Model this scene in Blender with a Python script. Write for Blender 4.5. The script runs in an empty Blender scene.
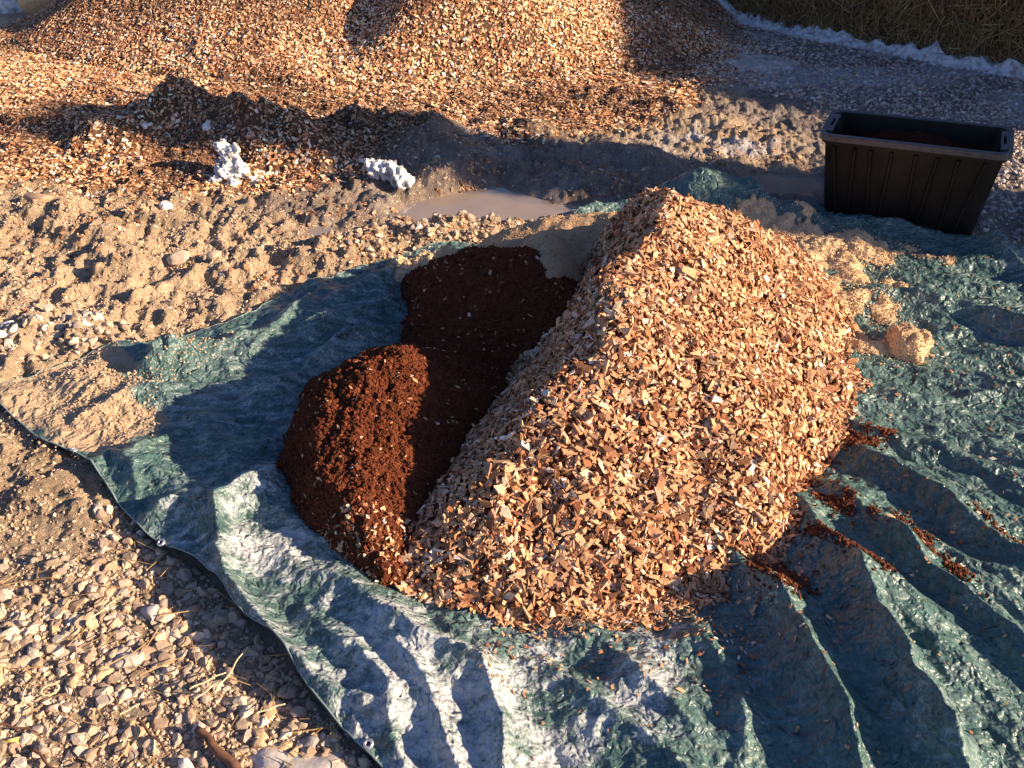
import bpy, bmesh, math
import numpy as np
R = math.radians
rng = np.random.default_rng(7)
C = bpy.context.scene.collection

# ------------------------------------------------------------------ camera geometry
CAM_H, PITCH, FPX = 1.6, R(35), 914.0
def W(px, py, z=0.0):
    """world point seen at a photo pixel, at height z"""
    u, v = (px-512)/FPX, (384-py)/FPX
    dy = math.cos(PITCH)+v*math.sin(PITCH); dz = -math.sin(PITCH)+v*math.cos(PITCH)
    t = (z-CAM_H)/dz
    return (u*t, dy*t)
def WL(pts, z=0.0): return np.array([W(p[0], p[1], z) for p in pts])

# ------------------------------------------------------------------ noise
def _hash(ix, iy, seed):
    h = (ix.astype(np.int64)*374761393 + iy.astype(np.int64)*668265263 + seed*974634777) & 0xffffffff
    h = ((h ^ (h >> 13))*1274126177) & 0xffffffff
    return h ^ (h >> 16)
def perlin(x, y, seed=0):
    xi, yi = np.floor(x), np.floor(y); fx, fy = x-xi, y-yi
    ux, uy = fx*fx*fx*(fx*(fx*6-15)+10), fy*fy*fy*(fy*(fy*6-15)+10)
    def g(ax, ay, dx, dy):
        a = (_hash(ax, ay, seed) & 1023)*(2*np.pi/1024)
        return np.cos(a)*dx+np.sin(a)*dy
    a = g(xi, yi, fx, fy); b = g(xi+1, yi, fx-1, fy); c = g(xi, yi+1, fx, fy-1); d = g(xi+1, yi+1, fx-1, fy-1)
    return 1.4*((a*(1-ux)+b*ux)*(1-uy)+(c*(1-ux)+d*ux)*uy)
def fbm(x, y, freq, octs=4, seed=0, gain=.5):
    s, a = 0, 1.0
    for o in range(octs):
        s = s+a*perlin(x*freq+o*17.3, y*freq-o*9.1, seed+o); a *= gain; freq *= 2.03
    return s
def ridged(x, y, freq, octs=4, seed=0, gain=.5):
    s, a = 0, 1.0
    for o in range(octs):
        s = s+a*(1-np.abs(perlin(x*freq+o*7.3, y*freq+o*3.1, seed+o))*1.6); a *= gain; freq *= 2.1
    return s
def billow(x, y, freq, octs=3, seed=0, gain=.5):
    s, a = 0, 1.0
    for o in range(octs):
        s = s+a*np.abs(perlin(x*freq+o*7.3, y*freq+o*3.1, seed+o)); a *= gain; freq *= 2.1
    return s
def sstep(a, b, x):
    t = np.clip((x-a)/(b-a), 0, 1); return t*t*(3-2*t)
def poly_dist(x, y, pts):
    """distance to polyline, param 0..1 along it and signed side"""
    best = np.full(np.shape(x), 1e9); tt = np.zeros(np.shape(x)); sd = np.zeros(np.shape(x))
    n = len(pts)-1
    for i in range(n):
        a, b = pts[i], pts[i+1]; ab = b-a; L = (ab**2).sum()+1e-12
        t = np.clip(((x-a[0])*ab[0]+(y-a[1])*ab[1])/L, 0, 1)
        qx, qy = x-a[0]-t*ab[0], y-a[1]-t*ab[1]
        d = np.hypot(qx, qy); m = d < best
        best = np.where(m, d, best); tt = np.where(m, (i+t)/n, tt)
        sd = np.where(m, np.sign(ab[0]*qy-ab[1]*qx), sd)
    return best, tt, sd
def inside(x, y, poly):
    c = np.zeros(np.shape(x), bool); n = len(poly)
    for i in range(n):
        x1, y1 = poly[i]; x2, y2 = poly[(i+1) % n]
        if y1 == y2: continue
        m = ((y1 > y) != (y2 > y)) & (x < (x2-x1)*(y-y1)/(y2-y1)+x1)
        c ^= m
    return c
def soft_area(x, y, poly, soft):
    d, _, _ = poly_dist(x, y, np.vstack([poly, poly[:1]]))
    s = np.where(inside(x, y, poly), d, -d)
    return sstep(-soft, soft, s)

# ------------------------------------------------------------------ terrain
BUMPS = [  # (pixel polyline, height, half width) of mud and chip ridges
    ([(120,142),(190,128),(250,142),(310,158)], .23, .19),
    ([(330,150),(380,125),(430,140),(450,175)], .12, .17),
    ([(150,115),(185,100),(240,105)], .05, .12),
    ([(0,120),(60,128),(120,135)], .05, .12),
    ([(450,150),(540,140),(620,150),(660,175)], .05, .13),
    ([(560,95),(640,100),(740,135),(815,150)], .045, .14),
    ([(470,120),(560,140)], .04, .10),
    ([(440,185),(520,178),(600,182),(650,190)], .035, .08),
    ([(330,250),(400,240),(470,232),(530,235)], .07, .10),
    ([(200,270),(260,265),(330,262)], .05, .09),
    ([(0,210),(60,220),(110,240),(130,270)], .06, .12),
    ([(120,210),(165,225),(200,240)], .035, .07),
    ([(60,300),(120,270),(190,255)], .03, .04),
    ([(30,290),(90,262),(150,248)], .03, .035),
    ([(80,325),(140,300),(230,262)], .03, .04),
    ([(0,350),(50,330),(110,335)], .035, .10),
    ([(0,500),(50,490),(110,525)], .03, .07),
    ([(20,560),(60,575),(100,580)], .03, .05),
]
BUMPW = [(WL(p), h, w) for p, h, w in BUMPS]
PUDDLES = [WL([(390,208),(425,192),(455,186),(500,180),(530,190),(560,198),(590,204),(585,209),(560,214),(520,222),(470,222),(415,220)]),
           WL([(735,172),(770,168),(822,178),(826,196),(790,194),(760,190)]),
           WL([(780,196),(822,200),(822,212),(795,210)]),
           WL([(300,226),(340,222),(350,234),(315,238)])]
PUD_Z = -.016
def heap_h(x, y):
    """the big chip heap at the back; rises away from its foot line"""
    foot = WL([(-420,40),(-200,40),(0,46),(90,66),(180,80),(300,88),(410,84),(500,80),(560,78),(650,70),(716,58),(745,20)])
    foot = np.vstack([foot, [[1.7, 7.6], [1.6, 9.5]]])
    d, t, s = poly_dist(x, y, foot)
    ang = np.where(s > 0, d, 0)
    h = .62*ang
    h = h*(1-.5*sstep(1.6, 4.5, ang))
    # spurs and hollows
    sp, _, _ = poly_dist(x, y, np.array([W(438,66), W(500,30,.25), W(560,-6,.55), W(600,-60,.9)]))
    h = h+sstep(.0,.4,ang)*.30*np.exp(-(sp/.42)**2)
    ho, _, _ = poly_dist(x, y, np.array([W(330,62,.05), W(372,30,.2), W(400,-20,.4)]))
    h = h-sstep(.0,.4,ang)*.16*np.exp(-(ho/.28)**2)
    ho, _, _ = poly_dist(x, y, np.array([W(130,70,.0), W(152,40,.2), W(165,0,.4)]))
    h = h-sstep(.0,.3,ang)*.05*np.exp(-(ho/.09)**2)
    # left shoulder falls off where the heap ends
    cut = sstep(-.1, .7, x+3.40+np.maximum(0, 6.3-y)*1.5)
    return np.maximum(h*cut, 0)
def ground_h(x, y):
    z = .015*fbm(x, y, .55, 3, 3)
    near = (sstep(1.5, 1.75, y)*.7+.3*sstep(1.9,2.3,y))*sstep(1.5,1.75,y)*(1-sstep(5.0, 6.0, y))
    left = sstep(.2, -.6, x)
    mud = near*(1-.6*sstep(1.2, 2.2, x))
    z = z+mud*(.036*(billow(x, y, 2.3, 5, 11, .62)-.5)+.016*(ridged(x, y, 7, 4, 21, .55)-1.2))
    z = z+(.35+.65*mud)*.008*fbm(x, y, 14, 4, 31, .65)
    z = z+mud*.022*(np.maximum(0, fbm(x, y, 15, 3, 41))**1.2)*(1.2-sstep(3.6,4.2,y)*.6)
    z = z+(mud+.5*(1-near)*sstep(1.2,1.5,y))*.010*(billow(x, y, 24, 3, 44, .7)-.4)
    for p, h, w in BUMPW:
        d, t, _ = poly_dist(x, y, p)
        e = np.clip(np.minimum(t, 1-t)*5, 0, 1)*.5+.5
        m = np.exp(-(d/w)**2)
        z = z+h*e*m*(.75+.55*fbm(x, y, 5/(w*8), 3, 51))
    z = z+heap_h(x, y)
    for p in PUDDLES:
        nr_ = soft_area(x, y, p, .45); z = z*(1-nr_)+np.maximum(z, -.008)*nr_
        m = soft_area(x+.03*fbm(x,y,6,2,77), y+.03*fbm(x,y,6,2,78), p, .07)
        z = z*(1-m)+(-.028)*m
    # under the tarp and at the camera's feet the ground is flatter
    flat = soft_area(x, y, TARP_FLAT, .15)
    z = z*(1-.75*flat)
    return z
TARP_FLAT = np.array([W(40,400), W(150,350), W(400,268), (-.1,3.25), (.6,3.55), (1.0,3.5), (2.5,3.3), (4,3.2), (4,.2), (.3,.2), W(375,740), W(210,560), W(110,470)])

# ------------------------------------------------------------------ heaps on the tarp
def ridge_heap(x, y, crest, slope, rnd=.04):
    """heap as the highest of many cones along a crest of (x,y,z) points"""
    best = np.full(np.shape(x), -9.)
    for i in range(len(crest)-1):
        a, b = np.array(crest[i]), np.array(crest[i+1]); ab = b[:2]-a[:2]; L = (ab**2).sum()
        t = np.clip(((x-a[0])*ab[0]+(y-a[1])*ab[1])/L, 0, 1)
        d = np.hypot(x-a[0]-t*ab[0], y-a[1]-t*ab[1])
        h = a[2]+(b[2]-a[2])*t-slope*(np.sqrt(d*d+rnd*rnd)-rnd)
        best = np.maximum(best, h)
    return best
PILE_FOOT = np.vstack([WL([(392,548),(384,575)],.02), WL([(470,600),(560,622),(620,636),(690,632),(722,600),(745,570),(790,535),(795,490),(815,455),(848,418),(850,370),(842,325),(822,280),(800,240)], .02), [(.80,3.1),(.45,3.15),(.12,3.0)], WL([(556,262),(535,320),(490,380),(455,430),(425,480),(400,525)], .13)])
def chip_pile_h(x, y):
    xx = x+.055*fbm(x,y,2.2,3,61); yy = y+.055*fbm(x,y,2.2,3,62)
    a = ridge_heap(xx, yy, [(.385,2.46,.53),(.335,2.15,.47),(.25,1.95,.40),(.13,1.80,.32),(.0,1.66,.21),(-.17,1.58,.08)], .84, .05)
    b = ridge_heap(xx, yy, [(.39,2.46,.52),(.60,2.56,.425),(.76,2.66,.30)], .80, .09)
    c = ridge_heap(xx, yy, [(.33,2.1,.42),(.50,1.95,.31),(.50,1.72,.17)], .70, .08)
    h = np.maximum(np.maximum(a, b), c)+.020*fbm(x, y, 4, 4, 63)+.015
    d, _, _ = poly_dist(x, y, np.vstack([PILE_FOOT, PILE_FOOT[:1]])); d = np.where(inside(x, y, PILE_FOOT), d, -d)+.05*fbm(x, y, 4, 3, 64)
    return np.minimum(h, .03+np.where(d > 0, 1.35*d, 1.5*d))
COMP_FOOT = np.vstack([WL([(404,278),(404,320),(410,352),(372,360),(328,372),(300,398),(285,440),(280,480),(296,520),(330,556),(375,590),(430,600),(520,610)], .02), [(.5,1.6),(.7,2.6),(.4,2.9),(.1,2.78),(-.2,2.80)]])
def compost_h(x, y):
    xx = x+.025*fbm(x,y,5,3,65); yy = y+.025*fbm(x,y,5,3,66)
    q = lambda a_, b_, z_: (*W(a_, b_, z_), z_)
    a = ridge_heap(xx, yy, [q(400,354,.27), q(345,376,.235), q(326,425,.20), q(338,485,.15), q(362,545,.06)], 1.2, .04)
    a = np.maximum(a, ridge_heap(xx, yy, [q(400,354,.265), q(385,430,.185), q(378,505,.115)], .75, .06))
    a = np.maximum(a, ridge_heap(xx, yy, [q(378,362,.262), q(352,430,.205), q(358,500,.14)], .8, .06))
    b = ridge_heap(xx, yy, [(-.20,2.70,.235),(-.10,2.66,.29),(.04,2.59,.29),(.15,2.47,.25)], .80, .05)
    c = ridge_heap(xx, yy, [(-.20,2.45,.10),(-.12,1.9,.09),(-.08,1.6,.05),(.15,1.42,.02)], .6, .05)
    h = np.maximum(np.maximum(a, b), c)
    d, _, _ = poly_dist(xx, yy, np.vstack([COMP_FOOT, COMP_FOOT[:1]])); d = np.where(inside(xx, yy, COMP_FOOT), d, -d)
    h = np.minimum(h, .02+1.7*d)
    rough = .35+.65*sstep(-.20,-.30, x+.0*y)
    return h+rough*(.020*(billow(x,y,11,4,67,.65)-.3)+.006*fbm(x,y,45,2,68))
def saw_back_h(x, y):
    h = ridge_heap(x+.02*fbm(x,y,6,2,69), y+.02*fbm(x,y,6,2,70), [(.03,2.88,.24),(.14,2.87,.275),(.30,2.86,.30),(.42,2.78,.33)], .85, .05)
    g = ridge_heap(x, y, [(.10,2.72,.30),(.12,2.55,.285),(.17,2.4,.2)], 1.2, .03)
    return np.maximum(h, g)+.008*fbm(x,y,22,3,71)

# ------------------------------------------------------------------ tarp
FOLDS = [ # pixels, height, half width, sharpness
    ([(735,556),(775,600),(800,640),(825,690),(848,745),(880,830)], 0.088, .050),
    ([(800,500),(840,560),(866,612),(888,660),(905,700),(950,760),(990,830)], 0.106, .075),
    ([(880,600),(935,660),(985,710),(1040,780)], .045, .12),
    ([(835,490),(900,545),(960,598),(1024,652),(1100,710)], 0.075, .045),
    ([(865,455),(940,500),(1000,545),(1060,580)], 0.056, .045),
    ([(858,430),(930,450),(1000,475),(1080,510)], 0.037, .040),
    ([(820,300),(900,298),(960,310),(1024,332),(1100,360)], 0.081, .055),
    ([(850,255),(930,262),(1000,270)], .022, .035),
    ([(835,225),(870,222),(925,234),(980,246),(1030,262)], .045, .045),
    ([(985,246),(1010,262),(1050,290)], .05, .035),
    ([(775,402),(840,402),(930,400),(1030,392)], .022, .03),
    ([(850,350),(920,352),(1020,366)], .015, .03),
    ([(870,600),(905,620),(960,690)], .02, .03),
    ([(735,195),(765,210),(815,222)], .07, .07),
    ([(565,222),(600,214),(640,212)], .07, .08),
    ([(185,352),(168,350),(150,360)], .085, .060),
    ([(185,352),(220,352),(260,338)], .045, .05),
    ([(262,345),(296,312),(320,292)], .040, .035),
    ([(240,360),(300,345),(345,315)], .030, .030),
    ([(325,305),(365,288),(410,268)], .055, .035),
    ([(300,330),(350,318),(395,300)], .05, .03),
    ([(255,395),(300,375),(350,340)], .045, .035),
    ([(285,440),(250,450),(215,462)], .03, .03),
    ([(330,350),(372,335),(400,328)], .045, .03),
    ([(70,425),(130,400),(190,385)], .028, .035),
    ([(60,410),(110,385),(170,372)], .020, .025),
    ([(125,465),(165,440),(210,418)], .024, .030),
    ([(85,470),(110,455),(135,470),(140,500)], .030, .035),
    ([(160,478),(205,495),(212,512)], .020, .030),
    ([(272,480),(246,494),(220,512),(222,540),(225,560)], .066, .055),
    ([(250,490),(300,530),(350,560)], .035, .06),
    ([(222,560),(245,612),(290,655),(330,700)], .050, .030),
    ([(214,512),(180,510),(150,520)], .045, .035),
    ([(300,600),(330,640),(352,668)], .035, .035),
    ([(356,650),(380,682),(395,712)], .050, .030),
    ([(340,705),(385,712),(405,770)], .045, .030),
    ([(390,640),(425,690),(445,735),(462,800)], .055, .045),
    ([(370,604),(425,640),(482,672),(506,722),(500,800)], .075, .045),
    ([(545,665),(600,710),(665,760),(720,810)], .035, .040),
    ([(600,640),(650,690),(690,730)], .045, .050),
    ([(560,632),(620,640),(690,652)], .020, .030),
    ([(290,570),(335,585),(370,604)], .030, .025),
    ([(700,640),(735,690),(745,768)], .035, .050),
]
FOLDW = [(WL(p, h*.7), h, w) for p, h, w in FOLDS]
def tarp_h(x, y):
    z = .02+.25*0
    z = z+.008*fbm(x, y, 2.2, 2, 81)
    wx, wy = x+.011*fbm(x,y,5,3,82), y+.011*fbm(x,y,5,3,83)
    fo = 0
    for p, h, w in FOLDW:
        if isinstance(p, np.ndarray):
            d, t, sd = poly_dist(wx, wy, p)
            e = np.clip(np.minimum(t, 1-t)*5, 0, 1)*.4+.6
            far = 1.12*np.exp(-((d*d+.00002)**.5/(w*.95))**1.05)
            fo = fo+h*e*far*(1+.25*perlin(x*7, y*7, 84))
    z = z+fo
    hx_, hy_ = W(703, 172, .19); z = z+.185*np.exp(-((x-hx_)/.19)**2-((y-hy_)/.14)**2)
    # fans of pulled folds on the right, running away from the pile
    ang = np.arctan2(y-2.7, x-.35); rad = np.hypot(x-.35, y-2.7)
    fan = sstep(.9, 1.6, x+(2.2-y)*.5)*sstep(.4, .9, rad)
    z = z+fan*.024*(ridged(ang*5, rad*1.2, 1.5, 3, 85)-1.0)
    z = z+fan*.010*(ridged(ang*14, rad*3, 1.5, 2, 86)-1.0)
    # crumpling: flat facets divided by long straight creases
    qx, qy = x+.035*fbm(x,y,7,2,201), y+.035*fbm(x,y,7,2,202)
    a = qx*.80+qy*.6; b = (-qx*.6+qy*.80)
    for f_, k_, sd_, st_ in ((7.0, .0048, 203, 1.0), (15.0, .0030, 204, 1.2), (33.0, .0016, 205, 1.0)):
        e1 = worley(a*(.8-.35*fan), b*(1.2+.6*fan)*st_, f_, sd_, True); z = z-k_*np.minimum(e1, .55)*(.45+.9*sstep(-.3, .4, fbm(x, y, 2.5, 2, sd_+9)))*(1-.55*fan)
    rr = np.random.default_rng(77); sx_, sy_ = x+.012*fbm(x,y,6,3,206), y+.012*fbm(x,y,6,3,207)
    for i in range(54):
        th = rr.uniform(0, np.pi) if i % 2 else rr.normal(.95, .35)      # every other crease lies along the pull of the sheet
        big = i < 22
        f = rr.uniform(3.0, 8) if big else rr.uniform(9, 30); ph = rr.uniform(0, 1)
        q = (sx_*np.cos(th)+sy_*np.sin(th))*f+ph; tri = 1-4*np.abs(q-np.floor(q)-.5)
        win = sstep(.10, .32, fbm(x, y, 1.9 if big else 4.5, 2, 300+i))
        z = z+((.020 if big else .022)/f)*win*tri*((1-.85*fan) if i % 2 else (1+.3*fan))
    return z
def worley(x, y, f, seed, edge=False):
    x, y = x*f, y*f; xi, yi = np.floor(x), np.floor(y); d1 = np.full(np.shape(x), 9.); d2 = d1.copy()
    for i in (-1, 0, 1):
        for j in (-1, 0, 1):
            h = _hash(xi+i, yi+j, seed); px_, py_ = xi+i+(h & 1023)/1023, yi+j+((h >> 10) & 1023)/1023
            d = (x-px_)**2+(y-py_)**2; d2 = np.minimum(d2, np.maximum(d1, d)); d1 = np.minimum(d1, d)
    return np.sqrt(d2)-np.sqrt(d1) if edge else np.sqrt(d1)
def _tarp_exact(x, y): return ground_base(x, y)+tarp_h(x, y)
_TX, _TY, _TR = -1.9, .2, .0036
_TN, _TM = int(5.2/_TR), int(3.8/_TR)
_tz = None
def tarp_total(x, y):
    """sheet height, looked up in a fine table"""
    global _tz
    if _tz is None:
        gx, gy = np.meshgrid(_TX+_TR*np.arange(_TN), _TY+_TR*np.arange(_TM)); _tz = _tarp_exact(gx, gy)
    u = np.clip((np.asarray(x)-_TX)/_TR, 0, _TN-1.001); v = np.clip((np.asarray(y)-_TY)/_TR, 0, _TM-1.001); i = u.astype(int); j = v.astype(int); fu, fv = u-i, v-j
    return (_tz[j,i]*(1-fu)+_tz[j,i+1]*fu)*(1-fv)+(_tz[j+1,i]*(1-fu)+_tz[j+1,i+1]*fu)*fv
def ground_base(x, y):  # smooth part of the terrain felt through the tarp
    return .25*.015*fbm(x, y, .55, 3, 3)

# ------------------------------------------------------------------ mesh helpers
def mesh_np(name, v, f, col=None, smooth=False, mat=None, parent=None, extra=None):
    me = bpy.data.meshes.new(name); v = np.asarray(v, np.float32); f = np.asarray(f, np.int32)
    k = f.shape[1]
    me.vertices.add(len(v)); me.vertices.foreach_set('co', v.ravel())
    me.loops.add(f.size); me.loops.foreach_set('vertex_index', f.ravel())
    me.polygons.add(len(f)); me.polygons.foreach_set('loop_start', np.arange(0, f.size, k, dtype=np.int32))
    me.polygons.foreach_set('use_smooth', np.full(len(f), smooth))
    me.update(calc_edges=True)
    if col is not None:
        a = me.color_attributes.new('col', 'FLOAT_COLOR', 'POINT')
        c4 = np.ones((len(v), 4), np.float32); c4[:, :3] = col; a.data.foreach_set('color', c4.ravel())
    for n, arr in (extra or {}).items():
        a = me.attributes.new(n, 'FLOAT', 'POINT'); a.data.foreach_set('value', np.asarray(arr, np.float32))
    o = bpy.data.objects.new(name, me); C.objects.link(o)
    if mat: me.materials.append(mat)
    if parent: o.parent = parent
    return o
def grid_faces(ny, nx, keep=None):
    i = np.arange(ny-1)[:, None]*nx+np.arange(nx-1)[None]
    f = np.stack([i, i+1, i+nx+1, i+nx], -1).reshape(-1, 4)
    return f if keep is None else f[keep.ravel()]
def compact(v, f, *arrs):
    used = np.unique(f); m = np.full(len(v), -1); m[used] = np.arange(len(used))
    return (v[used], m[f])+tuple(a[used] for a in arrs)
def tag(o, label=None, cat=None, group=None, kind=None):
    if label: o['label'] = label
    if cat: o['category'] = cat
    if group: o['group'] = group
    if kind: o['kind'] = kind
    return o
def empty(name, loc, rz=0):
    o = bpy.data.objects.new(name, None); C.objects.link(o); o.location = loc; o.rotation_euler = (0, 0, rz)
    o.empty_display_size = .1; return o
def obj_bm(name, bm, mat, parent=None, smooth=False):
    me = bpy.data.meshes.new(name); bm.normal_update(); bm.to_mesh(me); bm.free()
    if smooth:
        for p in me.polygons: p.use_smooth = True
    o = bpy.data.objects.new(name, me); C.objects.link(o); me.materials.append(mat)
    if parent: o.parent = parent
    return o
def rot_mats(n, tilt, normal=None):
    """random rotations: spin about own z, tilt up to `tilt`, then stand on the surface normal"""
    sp = rng.uniform(0, 2*np.pi, n); ti = np.abs(rng.normal(0, tilt, n)); az = rng.uniform(0, 2*np.pi, n)
    def Rz(a):
        m = np.zeros((n,3,3)); m[:,0,0]=np.cos(a); m[:,0,1]=-np.sin(a); m[:,1,0]=np.sin(a); m[:,1,1]=np.cos(a); m[:,2,2]=1; return m
    def Rx(a):
        m = np.zeros((n,3,3)); m[:,0,0]=1; m[:,1,1]=np.cos(a); m[:,1,2]=-np.sin(a); m[:,2,1]=np.sin(a); m[:,2,2]=np.cos(a); return m
    M = Rz(az)@Rx(ti)@Rz(sp-az)
    if normal is not None:
        nx, ny, nz = normal.T; a = np.arctan2(ny, nx)+np.pi/2; t = np.arccos(np.clip(nz, -1, 1))
        M = Rz(a)@Rx(t)@Rz(-a)@M
    return M
def normals_of(fn, x, y, e=.015):
    gx = (fn(x+e, y)-fn(x-e, y))/(2*e); gy = (fn(x, y+e)-fn(x, y-e))/(2*e)
    n = np.stack([-gx, -gy, np.ones_like(gx)], 1); return n/np.linalg.norm(n, axis=1, keepdims=True)
def scatter(templates, pos, M, scale, colr, jitter=0.0):
    """templates: list of (verts, faces) ; returns merged arrays"""
    n = len(pos); pick = rng.integers(0, len(templates), n); V, F, K = [], [], []; off = 0
    for ti, (tv, tf) in enumerate(templates):
        idx = np.where(pick == ti)[0]
        if not len(idx): continue
        v = tv[None]*scale[idx][:, None, :]
        if jitter: v = v*(1+rng.uniform(-jitter, jitter, v.shape))
        v = np.einsum('nij,nkj->nki', M[idx], v)+pos[idx][:, None, :]
        V.append(v.reshape(-1, 3)); K.append(np.repeat(colr[idx], len(tv), axis=0))
        F.append((tf[None]+(np.arange(len(idx))*len(tv))[:, None, None]+off).reshape(-1, tf.shape[1])); off += len(idx)*len(tv)
    return np.vstack(V), np.vstack(F), np.vstack(K)
def ico(sub):
    bm = bmesh.new(); bmesh.ops.create_icosphere(bm, subdivisions=sub, radius=1)
    v = np.array([p.co[:] for p in bm.verts]); f = np.array([[q.index for q in g.verts] for g in bm.faces]); bm.free(); return v, f
def rock_templates(sub, n, facets=9, seed=1):
    r = np.random.default_rng(seed); v0, f0 = ico(sub); out = []
    for _ in range(n):
        v = v0.copy()*r.uniform(.75, 1.2, 3)
        for _ in range(facets):       # flat broken faces
            d = r.normal(size=3); d /= np.linalg.norm(d); c = r.uniform(.42, .8)
            s = v@d; v = v-np.outer(np.maximum(s-c, 0), d)
        v = v*(1+r.normal(0, .015, (len(v), 1)))
        out.append((v, f0))
    return out
def chip_templates(n, seed=2):
    r = np.random.default_rng(seed); out = []
    f = np.array([[0,1,2,3],[7,6,5,4],[0,4,5,1],[1,5,6,2],[2,6,7,3],[3,7,4,0]])[:, ::-1]
    for _ in range(n):
        b = np.array([[-1,-1],[1,-1],[1,1],[-1,1]])*.5
        b = b+r.uniform(-.16, .16, (4, 2)); b[:, 0] += b[:, 1]*r.uniform(-.4, .4)
        th = r.uniform(.4, 1, 4)*.5; taper = r.uniform(.25, 1)
        th[[0, 3]] *= taper
        sh = r.uniform(-.12, .12, 2); bow = r.uniform(-.5, .5, 4)*.7
        lo = np.c_[b, -th+bow]; hi = np.c_[b*r.uniform(.8, 1.0)+sh*.4, th+bow]
        out.append((np.vstack([lo, hi]), f))
    return out
CHIPS = chip_templates(28)
def splinter_templates(n, seed=3):
    r = np.random.default_rng(seed); out = []
    f = np.array([[0,1,2,3],[7,6,5,4],[0,4,5,1],[1,5,6,2],[2,6,7,3],[3,7,4,0]])[:, ::-1]
    for _ in range(n):
        w0, w1 = r.uniform(.3, .5), r.uniform(.05, .4)
        lo = np.array([[-.5,-w0,-.5],[.5,-w1,-.3],[.5,w1,-.3],[-.5,w0,-.5]]); hi = lo.copy(); hi[:, 2] *= -1
        out.append((np.vstack([lo, hi]), f))
    return out
SPLINT = splinter_templates(8)
def crumbs(n=10, seed=4):
    r = np.random.default_rng(seed); v0, f0 = ico(1); out = []
    for _ in range(n): out.append((v0*(1+r.uniform(-.35, .3, (len(v0), 1)))*r.uniform(.6, 1.2, 3), f0))
    return out
CRUMB = crumbs()
OCT = [(np.array([[1,0,0],[-1,0,0],[0,1,0],[0,-1,0],[0,0,1],[0,0,-1]])*np.random.default_rng(9+i).uniform(.55,1.2,(6,1)),
        np.array([[0,2,4],[2,1,4],[1,3,4],[3,0,4],[2,0,5],[1,2,5],[3,1,5],[0,3,5]])) for i in range(10)]

# ------------------------------------------------------------------ materials
def new_mat(name):
    m = bpy.data.materials.new(name); m.use_nodes = True; nt = m.node_tree
    return m, nt, nt.nodes['Principled BSDF']
def N(nt, t, **kw):
    n = nt.nodes.new(t)
    for k, v in kw.items():
        if k in n.inputs: n.inputs[k].default_value = v
        else: setattr(n, k, v)
    return n
def tex_noise(nt, scale, detail=4, rough=.6, vec=None):
    n = N(nt, 'ShaderNodeTexNoise'); n.inputs['Scale'].default_value = scale; n.inputs['Detail'].default_value = detail; n.inputs['Roughness'].default_value = rough
    if vec is None:
        g = nt.nodes.new('ShaderNodeNewGeometry'); vec = g.outputs['Position']
    nt.links.new(vec, n.inputs['Vector']); return n
def ramp(nt, fac, stops):
    r = nt.nodes.new('ShaderNodeValToRGB'); nt.links.new(fac, r.inputs['Fac'])
    e = r.color_ramp.elements
    while len(e) < len(stops): e.new(.5)
    for q, (p, c) in zip(e, stops):
        q.position = p; q.color = (*c, 1) if len(c) == 3 else c
    return r
def mix(nt, a, b, fac, mode='MIX'):
    m = nt.nodes.new('ShaderNodeMix'); m.data_type = 'RGBA'; m.blend_type = mode
    for s, i in ((a, 6), (b, 7), (fac, 0)):
        if isinstance(s, (float, int)): m.inputs[i].default_value = s
        elif isinstance(s, tuple): m.inputs[i].default_value = (*s, 1)
        else: nt.links.new(s, m.inputs[i])
    return m.outputs[2]
def bump(nt, bsdf, h, strength, dist, prev=None):
    b = nt.nodes.new('ShaderNodeBump'); b.inputs['Strength'].default_value = strength; b.inputs['Distance'].default_value = dist
    nt.links.new(h, b.inputs['Height'])
    if prev: nt.links.new(prev, b.inputs['Normal'])
    nt.links.new(b.outputs[0], bsdf.inputs['Normal']); return b.outputs[0]
def attr(nt, name='col', out=0):
    a = nt.nodes.new('ShaderNodeAttribute'); a.attribute_name = name; return a.outputs[out]
def varied(name, rough=.85, nscale=60, amt=.35, bstr=.5, bdist=.004, bscale=200, spec=.3, detail=5):
    """material: attribute colour modulated by noise, with fine bump"""
    m, nt, b = new_mat(name)
    n = tex_noise(nt, nscale, detail, .65)
    r = ramp(nt, n.outputs['Fac'], [(.28, (1-amt,)*3), (.72, (1+amt,)*3)])
    c = mix(nt, attr(nt), r.outputs[0], 1.0, 'MULTIPLY')
    nt.links.new(c, b.inputs['Base Color']); b.inputs['Roughness'].default_value = rough
    b.inputs['Specular IOR Level'].default_value = spec
    n2 = tex_noise(nt, bscale, 3, .6); bump(nt, b, n2.outputs['Fac'], bstr, bdist)
    return m
M_CHIP = varied('chip_wood', .72, 130, .28, .5, .002, 420, .35)
M_CORE = varied('heap_core', .95, 90, .5, .8, .01, 120, .1)
M_PEAT = varied('compost_peat', .97, 110, .45, 1.0, .006, 260, .08)
M_SAW = varied('sawdust_wood', .9, 120, .22, .8, .004, 300, .15)
M_ROCK = varied('gravel_stone', .82, 45, .22, .45, .003, 160, .35)
M_STRAW = varied('straw_stalk', .6, 40, .25, .1, .001, 300, .4)

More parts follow.
